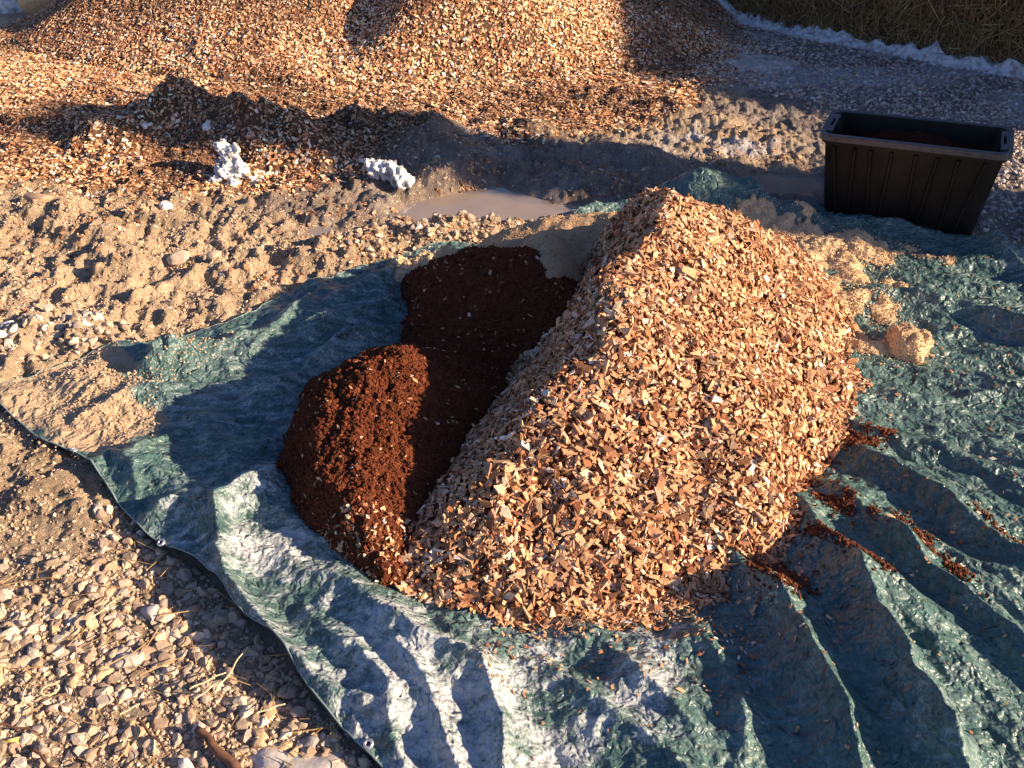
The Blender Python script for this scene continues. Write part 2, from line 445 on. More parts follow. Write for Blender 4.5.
# ground: colour per place, wetness per place
m, nt, b = new_mat('ground_mud')
n1 = tex_noise(nt, 9, 6, .65); n2 = tex_noise(nt, 70, 5, .7); n3 = tex_noise(nt, 260, 3, .7)
r1 = ramp(nt, n1.outputs['Fac'], [(.3, (.78,.76,.74)), (.7, (1.2,1.2,1.2))])
r2 = ramp(nt, n2.outputs['Fac'], [(.3, (.72,.70,.68)), (.7, (1.25,1.25,1.25))])
c = mix(nt, attr(nt), r1.outputs[0], 1.0, 'MULTIPLY'); c = mix(nt, c, r2.outputs[0], 1.0, 'MULTIPLY')
nt.links.new(c, b.inputs['Base Color'])
wet = attr(nt, 'wet', 2); mr = N(nt, 'ShaderNodeMapRange'); nt.links.new(wet, mr.inputs[0]); mr.inputs[3].default_value = .95; mr.inputs[4].default_value = .28
nt.links.new(mr.outputs[0], b.inputs['Roughness']); b.inputs['Specular IOR Level'].default_value = .35
bp = bump(nt, b, n2.outputs['Fac'], 1.0, .022); bump(nt, b, n3.outputs['Fac'], .9, .006, bp)
M_GROUND = m

# tarp
m, nt, b = new_mat('tarp_polyethylene')
dust_sheen = attr(nt, 'dust_sheen', 2); sand = attr(nt, 'sand', 2)
n1 = tex_noise(nt, 5, 8, .72); n2 = tex_noise(nt, 26, 7, .68); n3 = tex_noise(nt, 170, 4, .7)
base = ramp(nt, n1.outputs['Fac'], [(.3, (.050,.106,.102)), (.55, (.075,.142,.134)), (.75, (.112,.192,.176))]).outputs[0]
scuff = ramp(nt, n2.outputs['Fac'], [(.50, (0,0,0)), (.66, (1,1,1))]).outputs[0]
sc = mix(nt, base, (.20,.27,.25), 0.0)
mm = N(nt, 'ShaderNodeMath', operation='MULTIPLY'); nt.links.new(scuff, mm.inputs[0]); mm.inputs[1].default_value = .38
sc = mix(nt, base, (.22,.29,.26), mm.outputs[0])
ns = tex_noise(nt, 1, 5, .68); mp = nt.nodes.new('ShaderNodeMapping'); gg = nt.nodes.new('ShaderNodeNewGeometry')
nt.links.new(gg.outputs['Position'], mp.inputs['Vector']); mp.inputs['Rotation'].default_value = (0, 0, R(35)); mp.inputs['Scale'].default_value = (14, 44, 30); nt.links.new(mp.outputs[0], ns.inputs['Vector'])
dm = N(nt, 'ShaderNodeMath', operation='MULTIPLY_ADD'); nt.links.new(ns.outputs['Fac'], dm.inputs[0]); dm.inputs[1].default_value = .70
dm2 = N(nt, 'ShaderNodeMath', operation='MULTIPLY'); nt.links.new(n3.outputs['Fac'], dm2.inputs[0]); dm2.inputs[1].default_value = .50; nt.links.new(dm2.outputs[0], dm.inputs[2])
# white dusty, frosty film with painted-in sheen, broken up by streaky noise
a1 = N(nt, 'ShaderNodeMath', operation='ADD'); nt.links.new(dm.outputs[0], a1.inputs[0]); nt.links.new(dust_sheen, a1.inputs[1])
dr = ramp(nt, a1.outputs[0], [(.74, (0,0,0)), (1.04, (1,1,1))]).outputs[0]
m2 = N(nt, 'ShaderNodeMath', operation='MULTIPLY'); nt.links.new(dr, m2.inputs[0]); m2.inputs[1].default_value = .60
sc = mix(nt, sc, (.62,.63,.65), m2.outputs[0])
fine = ramp(nt, dm.outputs[0], [(.42, (.62,.62,.64)), (.78, (1.38,1.36,1.34))]).outputs[0]; sc = mix(nt, sc, fine, 1.0, 'MULTIPLY')
a2 = N(nt, 'ShaderNodeMath', operation='ADD'); nt.links.new(n1.outputs['Fac'], a2.inputs[0]); nt.links.new(sand, a2.inputs[1])
sr = ramp(nt, a2.outputs[0], [(.92, (0,0,0)), (1.10, (1,1,1))]).outputs[0]
sc = mix(nt, sc, (.42,.30,.19), sr)
vo = N(nt, 'ShaderNodeTexVoronoi', feature='DISTANCE_TO_EDGE'); g = nt.nodes.new('ShaderNodeNewGeometry')
nw = tex_noise(nt, 12, 3, .6); vadd = N(nt, 'ShaderNodeVectorMath', operation='MULTIPLY_ADD'); nt.links.new(nw.outputs['Color'], vadd.inputs[0]); vadd.inputs[1].default_value = (.10,.10,.10); nt.links.new(g.outputs['Position'], vadd.inputs[2])
nt.links.new(vadd.outputs[0], vo.inputs['Vector']); vo.inputs['Scale'].default_value = 26
ln = ramp(nt, vo.outputs['Distance'], [(.0, (1,1,1)), (.045, (0,0,0))]).outputs[0]
lb = ramp(nt, n1.outputs['Fac'], [(.48, (0,0,0)), (.62, (.55,.55,.55))]).outputs[0]
lm = N(nt, 'ShaderNodeMath', operation='MULTIPLY'); nt.links.new(ln, lm.inputs[0]); nt.links.new(lb, lm.inputs[1])
sc = mix(nt, sc, (.42,.47,.46), lm.outputs[0])
nt.links.new(sc, b.inputs['Base Color'])
rr = ramp(nt, n2.outputs['Fac'], [(.35, (.28,)*3), (.7, (.50,)*3)]).outputs[0]
m3 = mix(nt, rr, (.9,.9,.9), sr); m3 = mix(nt, m3, (.6,.6,.6), m2.outputs[0])
nt.links.new(m3, b.inputs['Roughness']); b.inputs['Specular IOR Level'].default_value = .4
vs1 = N(nt, 'ShaderNodeTexVoronoi', feature='DISTANCE_TO_EDGE'); mp2 = nt.nodes.new('ShaderNodeMapping'); nt.links.new(vadd.outputs[0], mp2.inputs['Vector'])
mp2.inputs['Rotation'].default_value = (0, 0, R(33)); mp2.inputs['Scale'].default_value = (14, 46, 20); nt.links.new(mp2.outputs[0], vs1.inputs['Vector']); vs1.inputs['Scale'].default_value = 1
vo2 = N(nt, 'ShaderNodeTexVoronoi', feature='F1'); nt.links.new(vadd.outputs[0], vo2.inputs['Vector']); vo2.inputs['Scale'].default_value = 60
nb = tex_noise(nt, 34, 2, .55)
bp = bump(nt, b, vo.outputs['Distance'], 1.0, .013)
bp = bump(nt, b, vs1.outputs['Distance'], 1.0, .005, bp)
bp = bump(nt, b, vo2.outputs['Distance'], 1.0, .0022, bp)
bp = bump(nt, b, nb.outputs['Fac'], 1.0, .011, bp)
bump(nt, b, n3.outputs['Fac'], .5, .0012, bp)
M_TARP = m

def plain(name, colr, rough, bscale=80, bstr=.2, bdist=.001, metal=0, var=.15, nscale=20, spec=.5):
    m, nt, b = new_mat(name)
    n = tex_noise(nt, nscale, 5, .65)
    r = ramp(nt, n.outputs['Fac'], [(.3, tuple(x*(1-var) for x in colr)), (.7, tuple(min(1, x*(1+var)) for x in colr))])
    nt.links.new(r.outputs[0], b.inputs['Base Color']); b.inputs['Roughness'].default_value = rough; b.inputs['Metallic'].default_value = metal
    b.inputs['Specular IOR Level'].default_value = spec
    n2 = tex_noise(nt, bscale, 4, .6); bump(nt, b, n2.outputs['Fac'], bstr, bdist)
    return m
M_PLASTIC = plain('black_plastic', (.014,.011,.009), .5, 300, .25, .001, 0, .65, 7, .3)
M_RIM = plain('scuffed_plastic', (.075,.072,.075), .32, 150, .3, .001, 0, .5, 30)
M_EYELET = plain('eyelet_metal', (.72,.72,.74), .35, 200, .1, .0005, .8)
M_HEM = plain('tarp_hem', (.20,.27,.26), .6, 120, .3, .001, 0, .4, 40)
M_BARK = plain('bark', (.16,.075,.04), .8, 90, .6, .003, 0, .4, 30)
M_TWINE = plain('twine', (.35,.22,.08), .7, 300, .3, .001)
M_PUDDLE = plain('puddle_water', (.31,.245,.195), .06, 40, .04, .002, 0, .1, 6, .6)
m, nt, b = new_mat('snow')
n = tex_noise(nt, 30, 5, .6); r = ramp(nt, n.outputs['Fac'], [(.36, (.42,.37,.33)), (.56, (.74,.75,.77))]); nt.links.new(r.outputs[0], b.inputs['Base Color'])
b.inputs['Roughness'].default_value = .7; b.inputs['Subsurface Weight'].default_value = .25; b.inputs['Subsurface Radius'].default_value = (.02,.02,.025); b.inputs['Subsurface Scale'].default_value = .5
n2 = tex_noise(nt, 120, 4, .6); bump(nt, b, n2.outputs['Fac'], .6, .006); M_SNOW = m
m, nt, b = new_mat('dirty_ice')
n = tex_noise(nt, 22, 6, .65); r = ramp(nt, n.outputs['Fac'], [(.3, (.34,.26,.20)), (.6, (.62,.58,.54))]); nt.links.new(r.outputs[0], b.inputs['Base Color'])
b.inputs['Roughness'].default_value = .35; n2 = tex_noise(nt, 60, 4, .6); bump(nt, b, n2.outputs['Fac'], .4, .004); M_ICE = m

# ------------------------------------------------------------------ ground mesh
def axis_x():
    near = np.arange(-1.9, 2.6, .0075); L = [near[0]]; s = .0075
    while L[-1] > -60: s = min(s*1.022, 4); L.append(L[-1]-s)
    Rr = [near[-1]]; s = .0075
    while Rr[-1] < 60: s = min(s*1.022, 4); Rr.append(Rr[-1]+s)
    return np.concatenate([L[:0:-1], near, Rr[1:]])
def axis_y():
    a = [-20., -12, -7, -4, -2.5, -1.5, -.9, -.4, 0, .3, .5, .65, .75]; s = .007
    while a[-1] < 120:
        s = (.007+.0045*max(0, a[-1]-1.5)) if a[-1] < 8 else s*1.06
        a.append(a[-1]+s)
    return np.array(a)
xs, ys = axis_x(), axis_y()
X, Y = np.meshgrid(xs, ys); x, y = X.ravel(), Y.ravel()
z = ground_h(x, y)
sandc = np.array([.56,.42,.28]); dark = np.array([.19,.125,.085]); chipc = np.array([.17,.09,.05]); gravel = np.array([.42,.325,.24]); frost = np.array([.62,.62,.64])
wetc = np.array([.27,.215,.18])
def blend(c, d, m): return c*(1-m[:, None])+d*m[:, None]
nz = fbm(x, y, 1.3, 4, 101); nf = fbm(x, y, 6, 4, 103)
col = np.tile(sandc, (len(x), 1))
def chip_density(x, y):
    """1 where wood chips cover the ground at the back"""
    line = WL([(-300,215),(0,190),(60,192),(200,200),(330,190),(420,150),(450,128),(560,150),(620,128),(700,110),(745,70),(760,-10)])
    line = np.vstack([line, [[1.9,12],[-30,12],[-30,4]]])
    return soft_area(x+.16*fbm(x,y,2.2,3,105), y+.16*fbm(x,y,2.2,3,106), line, .10)*sstep(-.15, .05, x+3.40+.1*fbm(x,y,2,2,111)+np.maximum(0, 6.35-y)*1.5)
cd = chip_density(x, y)
grav_l = soft_area(x+.1*fbm(x,y,3,3,107), y+.1*fbm(x,y,3,3,108), np.vstack([WL([(-200,600),(50,590),(110,540),(130,505),(330,500),(420,800)]), [[-.1,.2],[-3,.2]]]), .10)
col = blend(col, gravel, grav_l*.8)
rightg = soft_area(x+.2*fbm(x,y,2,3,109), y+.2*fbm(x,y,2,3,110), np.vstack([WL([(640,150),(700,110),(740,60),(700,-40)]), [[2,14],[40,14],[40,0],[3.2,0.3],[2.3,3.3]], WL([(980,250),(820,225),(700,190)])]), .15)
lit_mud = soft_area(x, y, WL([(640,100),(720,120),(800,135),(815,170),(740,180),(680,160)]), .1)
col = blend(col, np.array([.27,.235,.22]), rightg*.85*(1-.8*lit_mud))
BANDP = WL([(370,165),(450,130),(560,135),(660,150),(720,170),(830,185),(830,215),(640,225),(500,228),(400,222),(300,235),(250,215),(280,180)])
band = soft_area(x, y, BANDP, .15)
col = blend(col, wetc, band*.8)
col = blend(col, chipc, cd*.95)
col = col*(1+.22*np.clip(nz, -1, 1)+.18*np.clip(nf, -1, 1))[:, None]
fr = rightg*sstep(.02, .5, fbm(x, y*1.6, 1.1, 5, 120, .62)+.50*soft_area(x, y, WL([(700,55),(860,72),(1024,85),(1090,110),(1000,105),(820,95),(700,75)]), .25)+.25*soft_area(x,y,WL([(690,10),(800,35),(1024,75),(1024,60),(720,2)]),.2)-.15)
col = blend(col, frost, fr*.9)
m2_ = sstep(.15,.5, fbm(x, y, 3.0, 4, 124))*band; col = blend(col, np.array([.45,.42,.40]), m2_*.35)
wetm = np.clip(band*.75+rightg*.35*sstep(-.1,.4,fbm(x,y,2.5,3,122))+.0, 0, 1)
for p in PUDDLES: wetm = np.maximum(wetm, soft_area(x, y, p, .12))
wetm = wetm*(1-cd)
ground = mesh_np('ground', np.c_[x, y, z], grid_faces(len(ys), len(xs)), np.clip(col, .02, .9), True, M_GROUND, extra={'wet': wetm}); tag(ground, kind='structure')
_gx, _gy, _gz = xs, ys, z.reshape(len(ys), len(xs))
def gz(x, y):
    """fast height lookup in the ground mesh"""
    i = np.clip(np.searchsorted(_gx, x)-1, 0, len(_gx)-2); j = np.clip(np.searchsorted(_gy, y)-1, 0, len(_gy)-2)
    fx = (x-_gx[i])/(_gx[i+1]-_gx[i]); fy = (y-_gy[j])/(_gy[j+1]-_gy[j])
    return (_gz[j,i]*(1-fx)+_gz[j,i+1]*fx)*(1-fy)+(_gz[j+1,i]*(1-fx)+_gz[j+1,i+1]*fx)*fy

# puddles: real water sheets lying in the hollows
for k, p in enumerate(PUDDLES):
    c0 = p.mean(0); bm = bmesh.new()
    vs = [bm.verts.new((c0[0]+(q[0]-c0[0])*1.3, c0[1]+(q[1]-c0[1])*1.3, PUD_Z)) for q in p]
    f = bm.faces.new(vs); f.normal_update()
    if f.normal.z < 0: f.normal_flip()
    o = obj_bm('puddle', bm, M_PUDDLE); tag(o, kind='structure')

# ------------------------------------------------------------------ tarp mesh (patch between four edge curves)
def curve(pts, n):
    pts = np.array(pts, float); d = np.r_[0, np.cumsum(np.hypot(*np.diff(pts, axis=0).T))]; d /= d[-1]
    t = np.linspace(0, 1, n); c = np.c_[np.interp(t, d, pts[:,0]), np.interp(t, d, pts[:,1])]
    k = max(3, n//40); ker = np.ones(k)/k; out = c.copy()
    for a in (0, 1):
        out[:, a] = np.convolve(np.pad(c[:, a], k, mode='reflect', reflect_type='odd'), ker, 'same')[k:-k]
    out[0], out[-1] = c[0], c[-1]; return out
NU, NV = 1250, 860
C0 = W(-14,398)
TOP = curve([C0, W(60,368), W(112,350), W(150,338,.05), W(190,334,.03), W(245,322), W(290,293), W(345,276), W(400,258), W(445,246), (-.1,3.2), W(565,207,.05), W(610,200,.05), W(645,196,.08), W(662,178,.1), W(695,163,.12), W(735,176,.06), W(765,198), W(800,212), W(840,212), W(880,218), W(935,232), W(985,238,.02), W(1030,262), W(1090,300), (3.0,2.6)], NU)
LEFT = curve([C0, W(20,424), W(45,446), W(85,461), W(104,484), W(124,514), W(150,542), W(200,572), W(226,596), W(240,622), W(285,660), W(312,702), W(345,737), W(378,768), (-.05,.80), (.3,.45)], NV)
RIGHT = curve([(3.0,2.6), (3.1,1.5), (2.9,.5)], NV)
BOT = curve([(.3,.45), (1.5,.42), (2.9,.5)], NU)
u = np.linspace(0, 1, NU)[None, :, None]; v = np.linspace(0, 1, NV)[:, None, None]
S = (1-v)*TOP[None]+v*BOT[None]+(1-u)*LEFT[:, None]+u*RIGHT[:, None]-((1-u)*(1-v)*TOP[0]+u*(1-v)*TOP[-1]+(1-u)*v*BOT[0]+u*v*BOT[-1])
tx, ty = S[..., 0].ravel(), S[..., 1].ravel()
edged = np.minimum(np.minimum(np.repeat(np.arange(NV), NU), np.tile(np.arange(NU), NV)), 999)*.0033
tz = tarp_total(tx, ty)
tz = np.maximum(tz, gz(tx, ty)+.006)
# the free edge hangs a little above the stones in places
eu = np.tile(np.arange(NU), NV)*.0033
left_edge = np.exp(-(eu/.05)**2)
tz = tz+left_edge*(.006+.018*np.maximum(0, fbm(tx, ty, 3.0, 2, 91)))
def pxarea(pts, soft): return soft_area(tx, ty, WL(pts), soft)
dust_sheen_m = pxarea([(140,520),(250,470),(330,560),(420,600),(620,620),(690,640),(640,800),(200,900)], .10)*(.12+.22*fbm(tx*.8+ty*.6, (ty*.8-tx*.6)*2.2, 5, 6, 92, .7))
dust_sheen_m = dust_sheen_m+.17*pxarea([(220,500),(270,480),(330,570),(280,590),(230,560)], .05)+.22*pxarea([(380,620),(470,650),(560,768),(400,830)], .08)+.2*pxarea([(600,620),(690,690),(650,760),(600,700)], .05)  # extra pale patches paint the whiteness of sunlit bulges into the mask
dust_sheen_m = dust_sheen_m+.05+.12*pxarea([(150,420),(330,300),(440,260),(300,500),(200,520)],.1)+.10*pxarea([(980,240),(1040,255),(1040,300),(990,275)], .05)+.05*fbm(tx,ty,2,3,93)
sandm = pxarea([(-60,395),(60,360),(130,350),(150,375),(140,400),(160,420),(120,455),(80,462),(40,445)], .10)*.75+.40*pxarea([(190,345),(250,330),(300,310),(290,330),(230,345)], .04)+.3*pxarea([(150,425),(220,400),(300,430),(230,470)], .08)+.12*fbm(tx,ty,8,3,94)
tarp = mesh_np('tarp', np.c_[tx, ty, tz], grid_faces(NV, NU)[:, ::-1], None, True, M_TARP, extra={'dust_sheen': dust_sheen_m, 'sand': sandm})
tag(tarp, 'large crumpled green tarp with whitish dusty frost and painted sheen, spread under the wood chip pile', 'tarp')
TV = np.c_[tx, ty, tz].reshape(NV, NU, 3)
def tube_np(path, r, sides=6):
    path = np.asarray(path, float); n = len(path); tg = np.gradient(path, axis=0); tg /= np.linalg.norm(tg, axis=1, keepdims=True)+1e-9
    up = np.tile([0., 0, 1], (n, 1)); up[np.abs(tg[:, 2]) > .95] = [1, 0, 0]
    s = np.cross(tg, up); s /= np.linalg.norm(s, axis=1, keepdims=True)+1e-9; w = np.cross(s, tg)
    r = np.broadcast_to(np.asarray(r, float), (n,))
    a = np.linspace(0, 2*np.pi, sides, endpoint=False)
    V = path[:, None]+r[:, None, None]*(np.cos(a)[None, :, None]*s[:, None]+np.sin(a)[None, :, None]*w[:, None])
    V = V.reshape(-1, 3); i = np.arange(n-1)[:, None]*sides; k = np.arange(sides)[None]; k2 = (k+1) % sides
    F = np.stack([i+k, i+k2, i+sides+k2, i+sides+k], -1).reshape(-1, 4)
    c0, c1 = path[0]-tg[0]*0, path[-1]
    V = np.vstack([V, c0, c1]); a0, a1 = len(V)-2, len(V)-1
    caps = [[a0, (q+1) % sides, q, a0] for q in range(sides)]+[[a1, (n-1)*sides+q, (n-1)*sides+(q+1) % sides, a1] for q in range(sides)]
    return V, F, np.array(caps)
def tube(name, path, r, mat, parent=None, sides=7, smooth=True):
    V, F, caps = tube_np(path, r, sides); bm = bmesh.new(); vs = [bm.verts.new(p) for p in V]
    for f in F: bm.faces.new([vs[i] for i in f])
    for f in caps: bm.faces.new([vs[i] for i in f[:3]])
    bmesh.ops.recalc_face_normals(bm, faces=bm.faces)
    return obj_bm(name, bm, mat, parent, smooth)
tube('hem', TV[::3, 0]+[0, 0, -.001], .0022, M_HEM, tarp, 6)
tube('hem', TV[0, ::3]+[0, 0, -.001], .0022, M_HEM, tarp, 6)
def eyelet(px, py):
    gx, gy = W(px, py, .05); d = np.hypot(TV[..., 0]-gx, TV[..., 1]-gy); j, i = np.unravel_index(d.argmin(), d.shape)
    p = TV[j, i]; a = TV[j, min(i+4, NU-1)]-TV[j, max(i-4, 0)]; bq = TV[min(j+4, NV-1), i]-TV[max(j-4, 0), i]
    n = np.cross(a, bq); n /= np.linalg.norm(n); n = n if n[2] > 0 else -n
    e1 = a/np.linalg.norm(a); e2 = np.cross(n, e1)
    t = np.linspace(0, 2*np.pi, 29)[:-1]; bm = bmesh.new()
    prof = [(.0045,-.002),(.0045,.002),(.006,.0035),(.009,.003),(.0105,.0005),(.0105,-.002)]
    rings = [[bm.verts.new(p+(np.cos(q)*e1+np.sin(q)*e2)*r+n*(h+.004)) for q in t] for r, h in prof]
    for a_, b_ in zip(rings, rings[1:]+rings[:1]):
        for k in range(28): bm.faces.new((a_[k], a_[(k+1) % 28], b_[(k+1) % 28], b_[k]))
    bmesh.ops.recalc_face_normals(bm, faces=bm.faces)
    obj_bm('eyelet', bm, M_EYELET, tarp, True)
    bm = bmesh.new(); bm.faces.new([bm.verts.new(p+(np.cos(q)*e1+np.sin(q)*e2)*.0046+n*.0035) for q in t]); obj_bm('eyelet_dark_disc', bm, M_PLASTIC, tarp)  # black disc stands in for the dark of the open eyelet
eyelet(157, 538); eyelet(368, 738); eyelet(66, 447)

# ------------------------------------------------------------------ heaps
def heap_mesh(name, fn, x0, x1, y0, y1, res, colr, mat, base=-.02, parent=None, smooth=True):
    xx = np.arange(x0, x1, res); yy = np.arange(y0, y1, res); XX, YY = np.meshgrid(xx, yy)
    h = fn(XX.ravel(), YY.ravel()).reshape(XX.shape); t = tarp_surf(XX.ravel(), YY.ravel()).reshape(XX.shape)
    keep = (h > t-.03); k = keep[:-1, :-1] | keep[1:, :-1] | keep[:-1, 1:] | keep[1:, 1:]
    Z = np.where(h > t-.03, h, t-.035)
    v = np.c_[XX.ravel(), YY.ravel(), Z.ravel()]; f = grid_faces(len(yy), len(xx), k)
    c = np.tile(colr, (len(v), 1)) if np.ndim(colr) == 1 else colr(XX.ravel(), YY.ravel())
    v, f, c = compact(v, f, c)
    return mesh_np(name, v, f, c, smooth, mat, parent)
def tarp_surf(x, y): return tarp_total(x, y)

def pick_area(fn, x0, x1, y0, y1, n, over=.0, dens=None):
    """random points where heap fn shows above the tarp (and above other heaps)"""
    out = []; got = 0
    while got < n:
        px_, py_ = rng.uniform(x0, x1, n), rng.uniform(y0, y1, n); h = fn(px_, py_)
        m = h > tarp_surf(px_, py_)-over
        if dens is not None: m &= rng.random(n) < dens(px_, py_, h)
        out.append(np.c_[px_, py_, h][m]); got += m.sum()
        if len(out) > 60: break
    return np.vstack(out)[:n]
CHIPCOL = np.array([1.0,1.0,1.06])*np.array([[.62,.36,.18],[.72,.46,.25],[.56,.28,.13],[.46,.21,.09],[.80,.60,.40],[.32,.125,.05],[.18,.07,.03],[.86,.75,.60],[.52,.32,.18]])
def chip_colors(n, p=(.20,.17,.16,.13,.08,.11,.07,.025,.06)):
    c = CHIPCOL[rng.choice(len(CHIPCOL), n, p=np.array(p)/sum(p))]
    return np.clip(c*rng.uniform(.75, 1.15, (n, 1))*rng.uniform(.94, 1.06, (n, 3)), .01, .95)
def chips_on(pts, fn, lo=.011, hi=.034, tilt=.45, lift=.006, cols=None, normal=None, tpl=None, thick=1.0):
    n = len(pts); nrm = normals_of(fn, pts[:,0], pts[:,1]) if normal is None else normal
    M = rot_mats(n, tilt, nrm); L = lo+(hi-lo)*rng.beta(1.4, 3.0, n); wd = L*rng.uniform(.22, .80, n); th = np.clip(L*rng.uniform(.10, .28, n), .002, .007)*thick
    P = pts.copy(); P += nrm*(rng.uniform(-.2, 1.1, n)*lift)[:, None]
    return scatter(tpl or CHIPS, P, M, np.c_[L, wd, th], chip_colors(n) if cols is None else cols, .08)
def cat(parts):
    V, F, K = [], [], []; o = 0
    for v, f, k in parts: V.append(v); F.append(f+o); K.append(k); o += len(v)
    return np.vstack(V), np.vstack(F), np.vstack(K)

pile = empty('wood_chip_pile', (.41, 2.2, 0)); tag(pile, 'tall fresh wood chip pile in the middle of the green tarp', 'wood chip pile')
def child(o, par):
    o.parent = par; o.matrix_parent_inverse = par.matrix_world.inverted(); return o
def place_child(o, par, loc):
    o.parent = par; o.location = (-loc[0], -loc[1], -loc[2]); return o
core = heap_mesh('pile_core', lambda x, y: chip_pile_h(x, y)-.008, -.5, 1.5, 1.1, 3.4, .012, np.array([.20,.09,.045]), M_CORE); place_child(core, pile, (.41, 2.2, 0))
pts = pick_area(chip_pile_h, -.45, 1.4, 1.15, 3.3, 34000, .0, lambda x, y, h: np.where(compost_h(x, y) > h+.01, 0, 1)*np.where(saw_back_h(x,y) > h+.02, .15, 1))
A = chips_on(pts[:24000], chip_pile_h, .007, .031, .55, .011)
Bq = chips_on(pts[24000:], chip_pile_h, .009, .046, .6, .013, tpl=SPLINT, thick=.8)
edgep = pick_area(chip_pile_h, -.45, 1.4, 1.1, 3.3, 2600, .045, lambda x, y, h: (h < tarp_surf(x, y)+.012)*(compost_h(x, y) < tarp_surf(x,y)+.04)); edgep[:, 2] = np.maximum(edgep[:, 2], tarp_surf(edgep[:,0], edgep[:,1])+.003)
Cq = chips_on(edgep, tarp_surf, .008, .028, .35, .006)
v, f, k = cat([A, Bq, Cq]); o = mesh_np('chips', v, f, k, False, M_CHIP); o['kind'] = 'stuff'; place_child(o, pile, (.41, 2.2, 0))

comp = empty('compost_heap', (-.25, 2.1, 0)); tag(comp, 'dark red-brown compost heap with two humps, left of the wood chip pile', 'compost heap')
PEAT = np.array([.135,.040,.019])
o = heap_mesh('compost_body', compost_h, -.95, .65, 1.1, 3.2, .0075, PEAT, M_PEAT); place_child(o, comp, (-.25, 2.1, 0))
cp = pick_area(compost_h, -.95, .5, 1.15, 3.2, 24000, .004, lambda x, y, h: (chip_pile_h(x, y) < h+.02)*np.where(x > -.26, .35, 1))
n = len(cp); sc_ = rng.uniform(.0018, .0052, n)*np.where(rng.random(n) < .05, 1.9, 1)
A = scatter(CRUMB, cp+[0,0,.001], rot_mats(n, 1.2), np.c_[sc_, sc_, sc_*.8], PEAT*rng.uniform(.6, 1.6, (n, 1))*np.array([1, 1, 1]))
o = mesh_np('compost_crumbs', *A[:2], A[2], False, M_PEAT); o['kind'] = 'stuff'; place_child(o, comp, (-.25, 2.1, 0))
# pale chips mixed into the compost
mp = pick_area(compost_h, -.8, .2, 1.3, 3.0, 700, 0, lambda x, y, h: np.where((y < 1.60), .9, .05)*(chip_pile_h(x, y) < h+.02))
v, f, k = chips_on(mp, compost_h, .006, .022, .5, .004, cols=chip_colors(len(mp))*.95); o = mesh_np('mixed_in_chips', v, f, k, False, M_CHIP); o['kind'] = 'stuff'; place_child(o, comp, (-.25, 2.1, 0))

SAW = np.array([.76,.56,.34])
def saw_crumbs(pts, parent, loc, s=(.0014,.0035), colr=SAW):
    n = len(pts); a = rng.uniform(*s, n)
    X_ = scatter(CRUMB, pts+rng.normal(0, .0015, pts.shape), rot_mats(n, 1.2), np.c_[a*rng.uniform(.7,1.6,n), a*rng.uniform(.5,1.1,n), a*.7], colr*rng.uniform(.72, 1.25, (n, 1)), .1)
    o = mesh_np('sawdust_flakes', *X_[:2], X_[2], False, M_SAW); o['kind'] = 'stuff'; place_child(o, parent, loc)
sb = empty('sawdust_heap', (.2, 2.85, 0)); tag(sb, 'shaded strip of pale sawdust behind the compost, left of the chip pile top', 'sawdust heap', 'sawdust on the tarp')
o = heap_mesh('sawdust_body', saw_back_h, -.6, .9, 2.2, 3.5, .008, np.array([.50,.33,.19]), M_SAW); place_child(o, sb, (.2, 2.85, 0))  # sawdust colour darkened and warmed here to paint in bounce-lit shade
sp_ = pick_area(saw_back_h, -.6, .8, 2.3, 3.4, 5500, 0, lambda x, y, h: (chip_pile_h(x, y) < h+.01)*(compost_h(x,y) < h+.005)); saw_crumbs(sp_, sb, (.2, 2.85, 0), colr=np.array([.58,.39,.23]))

def lump_heap(name, label, cx, cy, lumps, nflake, group='sawdust on the tarp', spread=.05):
    """sawdust clump: several soft humps given in world metres (x,y,radius,height)"""
    root = empty(name, (cx, cy, 0)); tag(root, label, 'sawdust clump', group)
    def fn(x, y):
        b = tarp_surf(x, y); h = b-.02
        for (lx, ly, r, hh) in lumps:
            d = np.hypot(x-lx, y-ly)/r*(1+.42*fbm(x, y, 13, 3, 131))
            h = np.maximum(h, b-.02+(hh+.02)*np.sqrt(np.clip(1-d*d, 0, 1))*(1+.22*fbm(x,y,26,3,130)))
        return h
    x0 = min(l[0]-l[2] for l in lumps)-.05; x1 = max(l[0]+l[2] for l in lumps)+.05; y0 = min(l[1]-l[2] for l in lumps)-.05; y1 = max(l[1]+l[2] for l in lumps)+.05
    xx = np.arange(x0, x1, .006); yy = np.arange(y0, y1, .006); XX, YY = np.meshgrid(xx, yy); h = fn(XX.ravel(), YY.ravel()); t = tarp_surf(XX.ravel(), YY.ravel())
    ok = (h > t-.018).reshape(XX.shape); k = ok[:-1,:-1] | ok[1:,:-1] | ok[:-1,1:] | ok[1:,1:]
    v, f, c = compact(np.c_[XX.ravel(), YY.ravel(), h], grid_faces(len(yy), len(xx), k), np.tile(SAW, (XX.size, 1)))
    o = mesh_np('sawdust_body', v, f, c, True, M_SAW); place_child(o, root, (cx, cy, 0))
    px_, py_ = rng.uniform(x0, x1, nflake*9), rng.uniform(y0, y1, nflake*9); hh = fn(px_, py_); tt_ = tarp_surf(px_, py_)
    dmin = np.min([np.hypot(px_-l[0], py_-l[1])/l[2] for l in lumps], axis=0)
    m = (hh > tt_) | (rng.random(len(px_)) < .22*np.exp(-np.maximum(dmin-.85, 0)*5))
    P = np.c_[px_, py_, np.maximum(hh, tt_+.002)][m][:int(nflake*1.7)]; saw_crumbs(P, root, (cx, cy, 0))
    return root
def L(px, py, r, h): h = h*(.5 if h < .08 else .85); a = W(px, py, h*.6); return (a[0], a[1], r*1.12, h)
